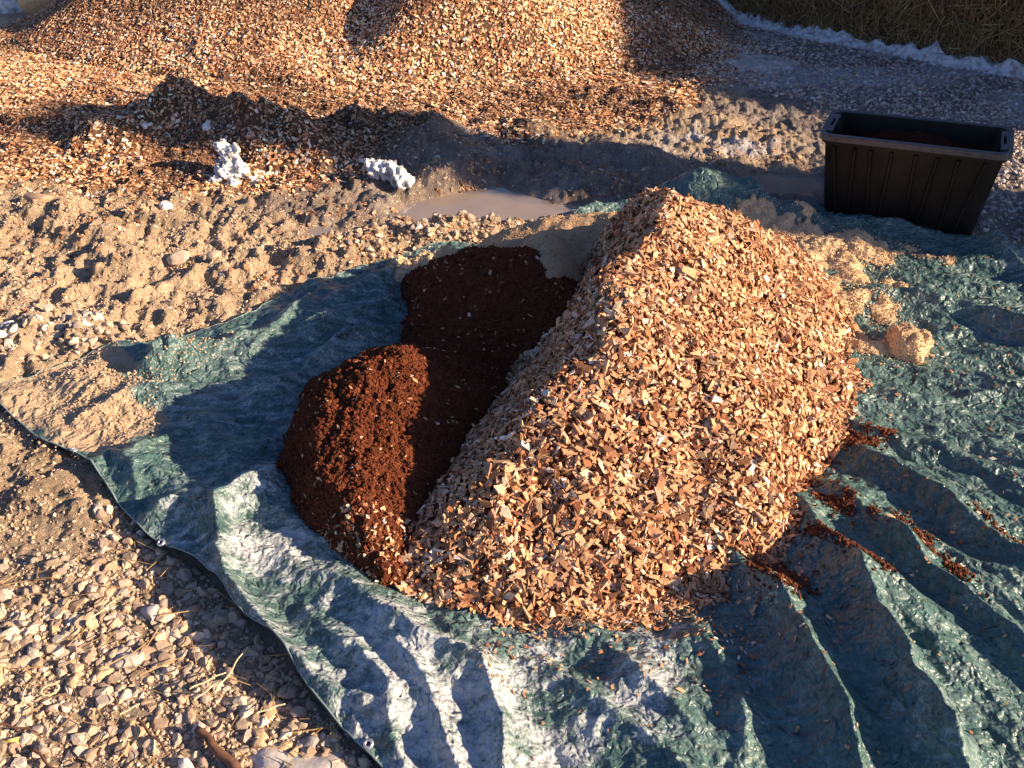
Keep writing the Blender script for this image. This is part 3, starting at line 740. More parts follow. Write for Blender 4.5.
lump_heap('sawdust_clump', 'broad bright sawdust patch between the chip pile and the black tub', *W(830,250), [L(755,228,.09,.06),L(775,235,.08,.05),L(805,240,.08,.06),L(825,250,.10,.06),L(855,247,.085,.05),L(880,252,.06,.035),L(840,265,.08,.04),L(815,262,.08,.05),L(850,278,.07,.03),L(800,222,.05,.035),L(790,247,.13,.024),L(862,256,.12,.018),L(825,285,.09,.018)], 9000)
lump_heap('sawdust_clump', 'small sawdust lump on the tarp in front of the black tub', *W(895,287), [L(888,285,.030,.03),L(900,289,.028,.025)], 500)
lump_heap('sawdust_clump', 'round sawdust ball at the right foot of the chip pile', *W(905,345), [L(906,343,.062,.085)], 1500)
lump_heap('sawdust_clump', 'flat sawdust patch on the tarp beside the round sawdust ball', *W(860,345), [L(862,348,.07,.035),L(838,338,.07,.03),L(880,352,.05,.03),L(850,312,.08,.02),L(880,322,.06,.012),L(815,300,.06,.02)], 3200)
lump_heap('sawdust_clump', 'thin sawdust scatter at the upper right of the tarp', *W(935,268), [L(925,262,.035,.012),L(945,268,.03,.010),L(910,252,.03,.010)], 700)
lump_heap('sawdust_clump', 'shaded sawdust slab at the left end of the rear compost hump', *W(428,270), [L(415,274,.05,.085),L(430,268,.06,.10),L(448,262,.055,.10)], 1300)

# compost crumbs trailing over the tarp folds on the right
trails = [([(780,425),(820,428),(862,437)], .045, 1500), ([(835,445),(870,445),(890,432)], .02, 300), ([(770,470),(800,490),(830,508),(868,525)], .028, 1300),
          ([(780,520),(820,560),(868,590),(880,598)], .016, 700), ([(898,518),(915,535),(940,565),(960,582)], .016, 800), ([(752,565),(775,590),(785,602)], .04, 1500), ([(975,515),(1000,530),(1024,540)], .012, 120),
          ([(740,520),(790,480),(830,440)], .05, 900)]
allp = []
for p, w, nn in trails:
    pw = WL(p, .03); t = rng.uniform(0, len(pw)-1, nn); i = t.astype(int); q = pw[i]*(1-(t-i))[:, None]+pw[i+1]*(t-i)[:, None]
    allp.append(q+rng.normal(0, w*.55, q.shape))
allp = np.vstack(allp); n = len(allp); s_ = rng.uniform(.0018, .0052, n)
allp = allp+rng.normal(0, .008, allp.shape)*rng.exponential(1, (n,1)); keep_ = fbm(allp[:,0], allp[:,1], 16, 2, 230) > -.25; allp = allp[keep_]; s_ = s_[keep_]; n = len(allp)
P = np.c_[allp, tarp_surf(allp[:,0], allp[:,1])+s_*.3+rng.uniform(0, .004, n)]
A = scatter(CRUMB, P, rot_mats(n, 1.2), np.c_[s_*1.2, s_, s_*.7], np.array([.17,.06,.03])*rng.uniform(.5, 1.6, (n, 1)))
o = mesh_np('compost_spill', *A[:2], A[2], False, M_PEAT); tag(o, 'reddish compost crumbs spilled along the tarp folds right of the chip pile', 'compost spill', kind='stuff')

# stray chips on the tarp
sx = np.vstack([WL([(rng.uniform(480,760), rng.uniform(615,700)) for _ in range(150)], .03), WL([(rng.uniform(740,1020), rng.uniform(380,600)) for _ in range(170)], .03),
                WL([(rng.uniform(820,1020), rng.uniform(250,400)) for _ in range(160)], .03), WL([(rng.uniform(690,800), rng.uniform(560,660)) for _ in range(110)], .03), WL([(rng.uniform(520,1020), rng.uniform(600,768)) for _ in range(50)], .03),
                WL([(700+rng.normal(0,12)-150*t_+0, 615+18*t_+rng.normal(0,5)) for t_ in rng.uniform(0,1,160)], .03)])
P = np.c_[sx, tarp_surf(sx[:,0], sx[:,1])+.003]
P = P[chip_pile_h(P[:,0], P[:,1]) < P[:,2]+.0]
v, f, k = chips_on(P, tarp_surf, .004, .017, .3, .002); o = mesh_np('stray_wood_chips', v, f, k, False, M_CHIP); tag(o, 'small loose wood chips scattered over the green tarp', 'wood chips', kind='stuff')

q = np.c_[rng.uniform(-1.6,-.6,26000), rng.uniform(1.8,2.7,26000)]; pw = WL([(-10,400),(70,362),(150,350),(235,345),(150,400),(165,425),(120,455),(80,455),(45,440)],.02)
m_ = rng.random(len(q)) < (soft_area(q[:,0]+.05*fbm(q[:,0],q[:,1],9,3,220), q[:,1]+.05*fbm(q[:,0],q[:,1],9,3,221), pw, .06)*.5*np.clip(.6+fbm(q[:,0],q[:,1],7,3,222),0,1)); q = q[m_]; n = len(q); s_ = rng.uniform(.0015,.006,n)*rng.uniform(.5,1,n)
A = scatter(CRUMB, np.c_[q, tarp_surf(q[:,0], q[:,1])+s_*.3], rot_mats(n, 1.2), np.c_[s_, s_, s_*.8], np.array([.50,.37,.25])*rng.uniform(.75,1.15,(n,1)))
o = mesh_np('sand_grains', *A[:2], A[2], False, M_ROCK); tag(o, 'sand and small clods lying on the left corner of the tarp', 'sand', kind='stuff')
# ------------------------------------------------------------------ background chips
def pick_ground(n, x0, x1, y0, y1, dens):
    out = []; got = 0; it = 0
    while got < n and it < 60:
        px_, py_ = rng.uniform(x0, x1, n), rng.uniform(y0, y1, n); m = rng.random(n) < dens(px_, py_); out.append(np.c_[px_, py_][m]); got += m.sum(); it += 1
    q = np.vstack(out)[:n]; return np.c_[q, gz(q[:,0], q[:,1])]
P = pick_ground(150000, -4.8, 2.2, 3.3, 8.2, lambda x, y: chip_density(x, y)*np.where(np.abs(x) > y*.62+.4, .05, 1)*(y < 7.4)*np.where(heap_h(x, y) > .03, 1, .55))
n = len(P); nrm = normals_of(gz, P[:,0], P[:,1], .03); cc = chip_colors(n, (.16,.16,.14,.15,.10,.14,.09,.05,.08))
v, f, k = chips_on(P, gz, .009, .028, .42, .008, cols=np.clip(cc*(.75+.9*sstep(-.5,.6,fbm(P[:,0],P[:,1],1.2,3,210)))[:,None]*np.where(rng.random((n,1))<.5,1,.95),.01,.92), normal=nrm)
o = mesh_np('background_wood_chips', v, f, k, False, M_CHIP); tag(o, 'wide spread and heap of brown wood chips across the yard behind the tarp', 'wood chips', kind='stuff')
# sparser chips and bark in the mud
P = pick_ground(5000, -3.2, 1.4, 2.7, 4.6, lambda x, y: .5*np.clip(fbm(x, y, 2, 2, 140)+.3, 0, 1)*(1-soft_area(x, y, TARP_FLAT, .05)))
v, f, k = chips_on(P, gz, .008, .03, .45, .003, cols=chip_colors(len(P))*.8, normal=normals_of(gz, P[:,0], P[:,1], .02))
o = mesh_np('loose_chips_in_mud', v, f, k, False, M_CHIP); tag(o, 'scattered wood chips trodden into the mud behind the tarp', 'wood chips', kind='stuff')

# ------------------------------------------------------------------ gravel
ROCK2 = rock_templates(2, 14, 10, 5); ROCK1 = rock_templates(1, 16, 6, 6)
def tarp_out(x, y): return 1-soft_area(x, y, np.array([*TV[::20, 0, :2], *TV[-1, ::60, :2], *TV[::-20, -1, :2], *TV[0, ::-30, :2]]), .015)
STC = np.array([[.50,.42,.34],[.42,.36,.31],[.56,.50,.44],[.36,.29,.24],[.60,.47,.34],[.46,.40,.38],[.66,.62,.56]])
def stones(P, lo, hi, tpl, cmul=1.0, sink=.25, name=None, label=None, flat=(.5,.85), pw=2.2):
    n = len(P); s = lo+(hi-lo)*rng.random(n)**pw; M = rot_mats(n, .35); sc = np.c_[s*rng.uniform(.8,1.35,n), s*rng.uniform(.7,1.05,n), s*rng.uniform(*flat, n)]*.5
    Q = P.copy(); Q[:, 2] += sc[:, 2]*(1-2*sink)
    c = STC[rng.integers(0, len(STC), n)]*rng.uniform(.75, 1.2, (n, 1))*cmul
    v, f, k = scatter(tpl, Q, M, sc, np.clip(c, .02, .9)); o = mesh_np(name, v, f, k, False, M_ROCK)
    tag(o, label, 'gravel', kind='stuff'); return o
gl = lambda x, y: soft_area(x+.1*fbm(x,y,3,3,107), y+.1*fbm(x,y,3,3,108), np.vstack([WL([(-200,600),(50,590),(110,540),(130,505),(330,500),(420,800)]), [[-.1,.2],[-3,.2]]]), .10)*(x > -1.7)*(tarp_out(x, y) > .35)
P = pick_ground(5600, -1.7, .1, .7, 1.75, gl); stones(P, .008, .044, ROCK2, np.array([.92,.81,.69]), .40, 'gravel', 'pale crushed gravel beside the lower left edge of the tarp')
P = pick_ground(16000, -1.7, .1, .7, 1.85, gl); stones(P, .004, .014, ROCK1, np.array([1.05,.92,.76]), .3, 'fine_gravel', 'fine gravel and grit between the stones at the lower left')
ml = lambda x, y: (tarp_out(x, y) > .5)*(x < y*.62+.1)*(x > -y*.75-.3)*(1-.9*soft_area(x, y, BANDP, .15))*(1-gl(x, y))*(.25+.75*sstep(-.1,.3,fbm(x, y, 3, 3, 150)))*(1-chip_density(x, y))
P = pick_ground(34000, -3.2, 1.3, 1.35, 4.2, ml); stones(P, .003, .015, ROCK1, np.array([1.0,.86,.70]), .42, 'mud_crumbs', 'sandy clods and grit lying on the muddy ground left of the tarp', (.6,.95), 2.5)
wl = lambda x, y: soft_area(x, y, WL([(0,325),(30,312),(110,325),(150,340),(110,352),(40,365),(-20,360)]), .06)
P = pick_ground(330, -2.6, -.9, 2.2, 3.2, wl); stones(P, .010, .045, ROCK2, np.array([.95,.88,.80]), .32, 'pale_stones', 'cluster of pale stones on the sand above the tarp corner')
rg = lambda x, y: soft_area(x, y, np.vstack([WL([(860,125),(740,85),(690,75),(735,50),(720,0)]), [[3.2,9],[7,6],[4.5,2.4],[2.2,3.0]], WL([(1000,250),(860,230),(850,180)])]), .1)*(x < y*.75+.2)*(tarp_out(x,y) > .5)
P = pick_ground(36000, .2, 5.0, 2.6, 8, rg); stones(P, .008, .036, ROCK1, np.array([.95,.93,.97]), .35, 'yard_gravel', 'dark wet gravel of the yard around the black tub', (.5,.8), 2.0)
rb = lambda x, y: soft_area(x, y, WL([(330,238),(400,228),(470,222),(530,230),(500,252),(410,262),(330,262)]), .05)
P = pick_ground(600, -1.2, .3, 2.8, 3.6, rb); stones(P, .008, .04, ROCK2, np.array([.90,.78,.65]), .3, 'mud_clods', 'pale clods and stones along the mud ridge behind the compost', (.6,.9))

STONE_I = 0
def stone(px, py, size, colr, label, name='stone', flat=.7, rz=0.0, ar=1.2, seed=0):
    gx, gy = W(px, py, size*.2); v0, f0 = rock_templates(3, 1, 12, 200+seed)[0]
    sc = np.array([size*ar, size, size*flat])*.5; v = v0*sc
    v = v*(1+.05*fbm(v[:,0]*1, v[:,1]+v[:,2], 60, 3, seed)[:, None])
    o = mesh_np(name, v, f0, np.tile(colr, (len(v), 1)), True, M_ROCK); o.location = (gx, gy, float(gz(np.array([gx]), np.array([gy]))[0])+sc[2]*.55); o.rotation_euler = (.1, -.1, rz)
    tag(o, label, 'stone', 'larger stones'); return o
stone(8, 633, .045, (.60,.50,.38), 'pale angular stone at the left edge of the gravel', rz=.3, seed=1)
stone(12, 740, .030, (.62,.47,.16), 'yellow stone near the bottom left corner', ar=1.5, rz=.5, seed=2)
stone(150, 610, .050, (.36,.34,.34), 'large rounded grey stone in the tarp shadow', ar=1.3, seed=3)
stone(310, 742, .034, (.30,.28,.27), 'dark grey stone resting on the dirty ice patch', rz=.8, seed=4, flat=.8)
stone(183, 764, .040, (.66,.62,.56), 'whitish rounded stone on the bottom edge beside the stick', seed=5)
stone(100, 690, .040, (.45,.36,.28), 'brown flat stone right of the dry hollow shell', ar=1.4, flat=.5, seed=6)
stone(128, 655, .050, (.56,.48,.38), 'long light stone between the gravel and the tarp shadow', ar=1.5, flat=.6, rz=.6, seed=7)
stone(8, 327, .050, (.80,.76,.72), 'white stone at the left end of the pale stone cluster', rz=.3, seed=8)
stone(70, 322, .042, (.72,.66,.58), 'angular white stone in the middle of the pale stone cluster', rz=.9, seed=9)
stone(98, 320, .048, (.62,.52,.42), 'tan angular stone at the right end of the pale stone cluster', rz=.2, seed=10)
stone(38, 203, .11, (.46,.30,.20), 'brown muddy stone on the left below the dark chip ridge', ar=1.4, flat=.6, rz=-.3, seed=11)
stone(419, 238, .035, (.80,.77,.74), 'white stone on the mud ridge behind the compost', seed=12)
stone(178, 260, .075, (.58,.46,.34), 'tan clod on the sunlit mud left of the tarp top edge', ar=1.3, flat=.6, seed=13)
stone(215, 262, .06, (.52,.40,.28), 'smaller brown clod right of the tan clod', ar=1.2, flat=.6, seed=14)

# ------------------------------------------------------------------ snow
def blob(name, balls, mat, vox=.006, disp=.022, freq=38):
    bm = bmesh.new()
    for (bx, by, bz, r) in balls:
        t = bmesh.ops.create_icosphere(bm, subdivisions=3, radius=r)
        for v in t['verts']: v.co.x += bx; v.co.y += by; v.co.z += bz
    me = bpy.data.meshes.new(name); bm.to_mesh(me); bm.free(); o = bpy.data.objects.new(name, me); C.objects.link(o)
    md = o.modifiers.new('remesh', 'REMESH'); md.mode = 'VOXEL'; md.voxel_size = vox
    dg = bpy.context.evaluated_depsgraph_get(); me2 = bpy.data.meshes.new_from_object(o.evaluated_get(dg)); o.modifiers.clear(); o.data = me2; bpy.data.meshes.remove(me)
    n = len(me2.vertices); co = np.zeros(n*3, np.float32); me2.vertices.foreach_get('co', co); co = co.reshape(-1, 3).astype(float); nr = np.zeros(n*3, np.float32); me2.vertices.foreach_get('normal', nr); nr = nr.reshape(-1, 3)
    dd = fbm(co[:,0]+co[:,2]*.7, co[:,1]-co[:,2]*.6, freq, 4, 160)+.6*fbm(co[:,2]*1.2, co[:,0]-co[:,1], freq*1.5, 3, 165)
    co = co+nr*(dd*disp)[:, None]; me2.vertices.foreach_set('co', co.astype(np.float32).ravel())
    me2.polygons.foreach_set('use_smooth', np.ones(len(me2.polygons), bool)); me2.materials.clear(); me2.materials.append(mat); me2.update(); me2.name = name
    return o
def snow(px, py, balls, label, **kw):
    gx, gy = W(px, py); z0 = float(gz(np.array([gx]), np.array([gy]))[0])-.012; o = blob('snow_lump', [(a*1.0,b*1.0,c,d*.86) for a,b,c,d in balls], M_SNOW, **kw); o.location = (gx, gy, z0)
    tag(o, label, 'snow', 'lumps of snow on the mud'); return o
snow(232, 182, [(-.02,.02,.03,.05),(-.01,.06,.09,.04),(-.045,.08,.13,.028),(.035,.03,.04,.045),(-.07,-.02,.0,.03),(.02,-.05,.0,.035),(.10,.02,.0,.03),(-.06,.05,.05,.026),(.02,.07,.12,.022),(.13,-.03,0,.022)], 'tall ragged snow lump in front of the dark chip ridge')
snow(392, 186, [(-.06,.04,.06,.05),(-.02,.03,.06,.05),(.03,0,.04,.048),(.06,-.02,.02,.045),(-.1,.05,.08,.03)], 'bright white elongated snow lump right of the tall one')
snow(167, 214+0, [(0,0,.02,.028),(.012,.0,.02,.022)], 'tiny white snow clod on the mud below the tall snow lump', vox=.005, disp=.004)
snow(211, 152, [(0,0,.03,.024),(.01,.01,.05,.015)], 'small snow bit upper left of the tall snow lump', vox=.005, disp=.004)
snow(150, 148, [(0,0,.03,.018),(.03,.0,.04,.012)], 'smallest snow bit, in the shaded dark chips at the left', vox=.005, disp=.003)
o = snow(14, 9, [(-.25,0,.02,.16),(0,.0,.02,.17),(.22,.05,.0,.15),(-.5,0,.0,.16),(.05,.15,.08,.15)], 'sunlit snow heap at the top left corner beyond the chips', vox=.014, disp=.03, freq=10)
stone(45, 8, .26, (.62,.44,.22), 'large tan boulder beside the snow heap at the top left', flat=.7, seed=20)

# wall line of the straw bales
B0 = np.array([2.89, 5.61]); BD = np.array([.75, -.66])/math.hypot(.75, .66); BN = np.array([BD[1], -BD[0]]); BN = BN if BN@(-B0) > 0 else -BN
# snow bank along the bale foot
ns, nw_ = 700, 44; S_ = np.linspace(-3.3, 2.6, ns); Wd = np.linspace(-.16, 1.0, nw_)
SS, WW = np.meshgrid(S_, Wd); wid = .10+.05*fbm(SS, SS*0, 1.4, 3, 170)
prof = np.clip((WW*.42)/1.0, -1, 1)
off = WW*wid*1.25
hx = B0[0]+BD[0]*SS+BN[0]*(off+.02); hy = B0[1]+BD[1]*SS+BN[1]*(off+.02)
hh = np.clip(1-np.abs(WW-.12)/.85, 0, 1)**.7*(.06+.05*fbm(SS, WW*.3, 5.5, 3, 172))*(1+.3*fbm(hx, hy, 14, 3, 173))
zz = gz(hx.ravel(), hy.ravel()).reshape(hx.shape)+hh-.012
o = mesh_np('snow_bank', np.c_[hx.ravel(), hy.ravel(), zz.ravel()], grid_faces(nw_, ns), None, True, M_SNOW); tag(o, 'low bluish snow bank along the foot of the straw bales', 'snow bank', kind='stuff')

# icy crust patches on the yard
def ice(pts, label, z_=.006, mat=None):
    p = WL(pts); c0 = p.mean(0); x0, y0 = p.min(0)-.1; x1, y1 = p.max(0)+.1; r = .012
    xx = np.arange(x0, x1, r); yy = np.arange(y0, y1, r); XX, YY = np.meshgrid(xx, yy); X1, Y1 = XX.ravel(), YY.ravel()
    m = soft_area(X1+.04*fbm(X1,Y1,7,3,181), Y1+.04*fbm(X1,Y1,7,3,182), p, .06)*(1+.5*fbm(X1,Y1,9,4,183))
    base_ = np.minimum(gz(X1, Y1), .5); h = base_+(m-.5)*.030
    ok = (m > .45).reshape(XX.shape); k = ok[:-1,:-1] | ok[1:,:-1] | ok[:-1,1:] | ok[1:,1:]
    v, f = compact(np.c_[X1, Y1, h], grid_faces(len(yy), len(xx), k))
    o = mesh_np('ice_patch', v, f, None, True, mat or M_ICE); tag(o, label, 'ice', 'ice patches'); return o
ice([(265,748),(300,738),(345,745),(375,790),(250,800)], 'dirty melting ice patch at the bottom edge beside the tarp')
ice([(715,62),(760,55),(800,62),(790,70),(740,72)], 'grey ice patch right of the big chip heap foot')

# ------------------------------------------------------------------ straw bales
def straw_cover(Lx, Ly, Lz, n, parent, faces='xyz', seed=0, r_=.0022):
    r = np.random.default_rng(seed); V, F, K = [], [], []
    side = r.choice(4, n, p=[.42,.16,.26,.16])   # front, end, top, other end
    a, bq = r.uniform(-.5, .5, n), r.uniform(0, 1, n)
    P = np.zeros((n, 3)); D = np.zeros((n, 3)); Nn = np.zeros((n, 3))
    m = side == 0; P[m] = np.c_[a[m]*Lx, np.full(m.sum(), -Ly/2), bq[m]*Lz]; Nn[m] = [0,-1,0]
    m = side == 1; P[m] = np.c_[np.full(m.sum(), Lx/2), a[m]*Ly, bq[m]*Lz]; Nn[m] = [1,0,0]
    m = side == 3; P[m] = np.c_[np.full(m.sum(), -Lx/2), a[m]*Ly, bq[m]*Lz]; Nn[m] = [-1,0,0]
    m = side == 2; P[m] = np.c_[a[m]*Lx, (bq[m]-.5)*Ly, np.full(m.sum(), Lz)]; Nn[m] = [0,0,1]
    D = r.normal(size=(n, 3)); D[:, 0] *= .8; D[:, 2] = D[:, 2]*1.3-.5; D -= Nn*(D*Nn).sum(1, keepdims=True)*.75; D /= np.linalg.norm(D, axis=1, keepdims=True)
    Ls = r.uniform(.06, .26, n)*.5; P = P+Nn*r.uniform(-.01, .035, (n, 1)); s = np.cross(D, Nn); s /= np.linalg.norm(s, axis=1, keepdims=True)+1e-9; t = np.cross(D, s)
    bow = Nn*r.uniform(-.2, .9, (n, 1))*.03
    rr = r.uniform(.6, 1.4, (n, 1))*r_
    rings = []
    for q in (-1, 0, 1):
        c = P+D*Ls[:, None]*q+(bow if q == 0 else 0)
        for j in range(3):
            an = j*2*np.pi/3; rings.append(c+rr*(np.cos(an)*s+np.sin(an)*t))
    V = np.stack(rings, 1).reshape(-1, 3)
    fb = np.array([[i*3+j, i*3+(j+1) % 3, (i+1)*3+(j+1) % 3, (i+1)*3+j] for i in range(2) for j in range(3)])
    F = (fb[None]+(np.arange(n)*9)[:, None, None]).reshape(-1, 4)
    cols = np.array([[.42,.25,.095],[.32,.19,.075],[.54,.36,.16],[.20,.12,.055],[.30,.21,.09]])[r.integers(0, 5, n)]*r.uniform(.7, 1.2, (n, 1))
    o = mesh_np('straw', V, F, np.repeat(cols, 9, 0), False, M_STRAW, parent); o['kind'] = 'stuff'; return o
def bale_body(Lx, Ly, Lz, parent, res=.03):
    bm = bmesh.new(); bmesh.ops.create_cube(bm, size=1)
    for v in bm.verts: v.co.x *= Lx; v.co.y *= Ly; v.co.z = (v.co.z+.5)*Lz
    bmesh.ops.bevel(bm, geom=bm.edges[:], offset=.05, segments=2, affect='EDGES')
    bmesh.ops.subdivide_edges(bm, edges=bm.edges[:], cuts=14, use_grid_fill=True)
    co = np.array([v.co[:] for v in bm.verts]); nr = np.array([v.normal[:] for v in bm.verts])
    d = .02*fbm(co[:,0]+co[:,1], co[:,2], 5, 3, 190)+.012*fbm((co[:,0]+co[:,1])*3, co[:,2]*.8, 9, 3, 191)
    for v, q, w in zip(bm.verts, nr, d): v.co.x += q[0]*w; v.co.y += q[1]*w; v.co.z += q[2]*w
    me = bpy.data.meshes.new('bale_core'); bm.to_mesh(me); bm.free()
    a = me.color_attributes.new('col', 'FLOAT_COLOR', 'POINT'); a.data.foreach_set('color', np.tile([.13,.085,.04,1], len(me.vertices)).astype(np.float32))
    me.materials.append(M_CORE); o = bpy.data.objects.new('bale_core', me); C.objects.link(o); o.parent = parent; return o
def make_bale(name, Lx, Ly, Lz, n, seed):
    root = empty(name, (0,0,0)); bale_body(Lx, Ly, Lz, root); straw_cover(Lx, Ly, Lz, n, root, seed=seed)
    for q in ((-.25, .25) if Lx < 1.5 else (-.38, -.13, .13, .38)):
        c = [(q*Lx, -Ly/2-.012, .02), (q*Lx, -Ly/2-.012, Lz-.02), (q*Lx, -Ly/2+.03, Lz+.012), (q*Lx, Ly/2-.03, Lz+.012), (q*Lx, Ly/2+.012, Lz-.02), (q*Lx, Ly/2+.012, .02)]
        tube('twine', c, .003, M_TWINE, root, 5)
    return root
def copy_tree(o, parent=None):
    c = o.copy(); C.objects.link(c); c.parent = parent
    for ch in list(o.children): copy_tree(ch, c)
    return c
LB, DB, HB = 2.4, 1.2, .66
bang = math.atan2(BD[1], BD[0])
big = make_bale('straw_bale', LB, DB, HB, 15000, 1); used = False
labs = {(0,0): 'large straw bale at the snow bank, left of the dark gap near the tub', (1,0): 'large straw bale at the right edge, right of the dark gap', (-1,0): 'large straw bale farthest left in the bale wall'}
for k in (-1, 0, 1):
    for lv in range(2):
        o = big if not used else copy_tree(big); used = True
        mid = B0+BD*((k-.5)*(LB+.03)+.0)-BN*(DB/2+.02*((k+lv) % 2))
        o.location = (mid[0], mid[1], lv*(HB+.005)-.03+float(gz(np.array([mid[0]]), np.array([mid[1]]))[0])*0)
        # the strawy front (local -y) looks at the yard
        fr_ = np.array([math.sin(bang), -math.cos(bang)]); o.rotation_euler = (0, 0, bang if fr_@BN > 0 else bang+math.pi)
        tag(o, labs.get((k, lv), 'large straw bale stacked on top of the bale wall'), 'straw bale', 'large straw bales in the wall')
# unseen bales added at the right only to shade the tub and the mud behind the tarp
SUN_AZ = math.atan2(.25, -.968)     # direction the shadows fall (x,y)
sdir = np.array([-.968, .25])
small = make_bale('shade_bale', .9, .45, .36, 3500, 5); used = False
def shade_stack(sx_, x_at, levels, along, lab):
    """stack whose middle lies on shadow line s = y + .26 x"""
    global used
    yy_ = sx_-.26*x_at
    for lv in range(levels):
        o = small if not used else copy_tree(small); used = True
        o.location = (x_at+.01*((lv*7) % 3), yy_, lv*.362+.0); o.rotation_euler = (0, 0, math.atan2(sdir[1], sdir[0])+(0 if along else math.pi/2)+.0)
        tag(o, lab, 'small bale', 'out-of-view bales added to cast shade on the yard')
shade_stack(4.03, 3.30, 6, True, 'added unseen shade-casting bale in the taller stack right of the tub')
shade_stack(3.76, 3.60, 3, True, 'added unseen shade-casting bale in the low stack right of the tub')

# ------------------------------------------------------------------ the black tub
bx, by, yaw, tx_, ty_, ba, bb, BH, tp = 1.585, 3.473, -.434, -.0015, -.033, .343, .169, .366, .043
tub = empty('storage_tub', (bx, by, .0)); tub.rotation_mode = 'XYZ'; tub.rotation_euler = (tx_, ty_, yaw)
tag(tub, 'black ribbed plastic storage tub with a rim, standing behind the tarp', 'storage tub')
def rrect(a, b_, r, z, n=6):
    out = []
    for cx, cy, a0 in ((a-r, b_-r, 0), (-a+r, b_-r, 90), (-a+r, -b_+r, 180), (a-r, -b_+r, 270)):
        for k in range(n+1):
            t = R(a0+90*k/n); out.append((cx+r*math.cos(t), cy+r*math.sin(t), z))
    return out
def loft(bm, loops, close=False):
    vs = [[bm.verts.new(p) for p in lp] for lp in loops]
    for A_, B_ in zip(vs, vs[1:]):
        for k in range(len(A_)): bm.faces.new((A_[k], A_[(k+1) % len(A_)], B_[(k+1) % len(B_)], B_[k]))
    return vs
ra, rb_ = ba-.018, bb-.018   # wall at rim height, inside the flange
bm = bmesh.new()
def wall_at(t, ins=0): return rrect(ra-tp*(1-t)-ins+.0, rb_-tp*(1-t)-ins, .035-ins*.5, BH*t)
vs = loft(bm, [rrect(ra-tp-.02, rb_-tp-.02, .03, .001)]+[wall_at(t) for t in (.02,.2,.4,.6,.8,.90)]+[rrect(ra+.006, rb_+.006, .038, BH*.905), rrect(ra+.007, rb_+.007, .038, BH-.003)]+[wall_at(1, .004)]+[wall_at(t, .004) for t in (.8,.5,.2,.04)])
bm.faces.new(vs[0][::-1]); bm.faces.new(vs[-1]); bmesh.ops.recalc_face_normals(bm, faces=bm.faces)
obj_bm('tub_body', bm, M_PLASTIC, tub, False)
bm = bmesh.new()   # rim flange: flat lip turned down on the outside
vs = loft(bm, [rrect(ra-.001, rb_-.001, .034, BH-.002), rrect(ra+.001, rb_+.001, .036, BH+.004), rrect(ba-.003, bb-.003, .045, BH+.004), rrect(ba, bb, .047, BH), rrect(ba+.001, bb+.001, .047, BH-.020), rrect(ba-.003, bb-.003, .045, BH-.020), rrect(ba-.004, bb-.004, .045, BH-.001), rrect(ra+.009, rb_+.009, .038, BH-.002)])
bmesh.ops.recalc_face_normals(bm, faces=bm.faces); obj_bm('rim', bm, M_RIM, tub, False)
def boxm(bm, c, s, shear=0):
    t = bmesh.ops.create_cube(bm, size=1)
    for v in t['verts']: v.co.x = c[0]+v.co.x*s[0]; v.co.y = c[1]+v.co.y*s[1]; v.co.z = c[2]+v.co.z*s[2]
    return t['verts']
for sgn in (-1, 1):       # notched handle ledges inside both ends, each with a slot
    bm = bmesh.new(); x_ = sgn*(ra-.012)
    boxm(bm, (x_, .075, BH-.003), (.026, .06, .010)); boxm(bm, (x_, -.075, BH-.003), (.026, .06, .010))
    boxm(bm, (sgn*(ra-.021), 0, BH-.003), (.008, .094, .010)); boxm(bm, (sgn*(ra-.003), 0, BH-.003), (.007, .094, .010))
    obj_bm('handle_ledge', bm, M_RIM, tub)
for side in (-1, 1):
    for k, q in enumerate((-.86,-.62,-.44,-.20,.06,.30,.52,.80)):
        bm = bmesh.new(); w0 = .008
        lean = .012*((k % 2)*2-1)
        for zt, zb in ((.88, .05),):
            yt, yb = side*(rb_-tp*(1-zt)), side*(rb_-tp*(1-zb)); xt, xb = q*ra, q*(ra-tp)-lean
            P_ = []
            for (xx_, yy_, z_) in ((xb, yb, zb*BH), (xt, yt, zt*BH)):
                P_ += [(xx_-w0, yy_-side*.002, z_), (xx_-w0*.5, yy_+side*.012, z_), (xx_+w0*.5, yy_+side*.012, z_), (xx_+w0, yy_-side*.002, z_)]
            vv = [bm.verts.new(p) for p in P_]
            for j in range(4): bm.faces.new((vv[j], vv[(j+1) % 4], vv[4+(j+1) % 4], vv[4+j]))
            bm.faces.new(vv[:4]); bm.faces.new(vv[4:][::-1])
        bmesh.ops.recalc_face_normals(bm, faces=bm.faces); obj_bm('rib', bm, M_PLASTIC, tub)
# compost inside the tub
nx_, ny_ = 110, 60; gx_, gy_ = np.meshgrid(np.linspace(-1, 1, nx_), np.linspace(-1, 1, ny_)); ax_, ay_ = (ra-.010)*gx_*.985, (rb_-.010)*gy_*.96
hz = BH*.82+.055*np.exp(-((gx_+.05)/.55)**2-((gy_-.1)/.8)**2)-.04*np.abs(gx_)**3+.012*fbm(ax_, ay_, 14, 4, 195)
ins = (ra-.010-tp*(1-hz/BH))/(ra-.010)
v = np.c_[(ax_*ins).ravel(), (ay_*ins).ravel(), hz.ravel()]
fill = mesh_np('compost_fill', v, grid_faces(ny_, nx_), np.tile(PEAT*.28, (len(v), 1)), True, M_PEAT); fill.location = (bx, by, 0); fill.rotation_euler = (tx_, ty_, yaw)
tag(fill, 'dark compost filling the black storage tub', 'compost', kind='stuff')

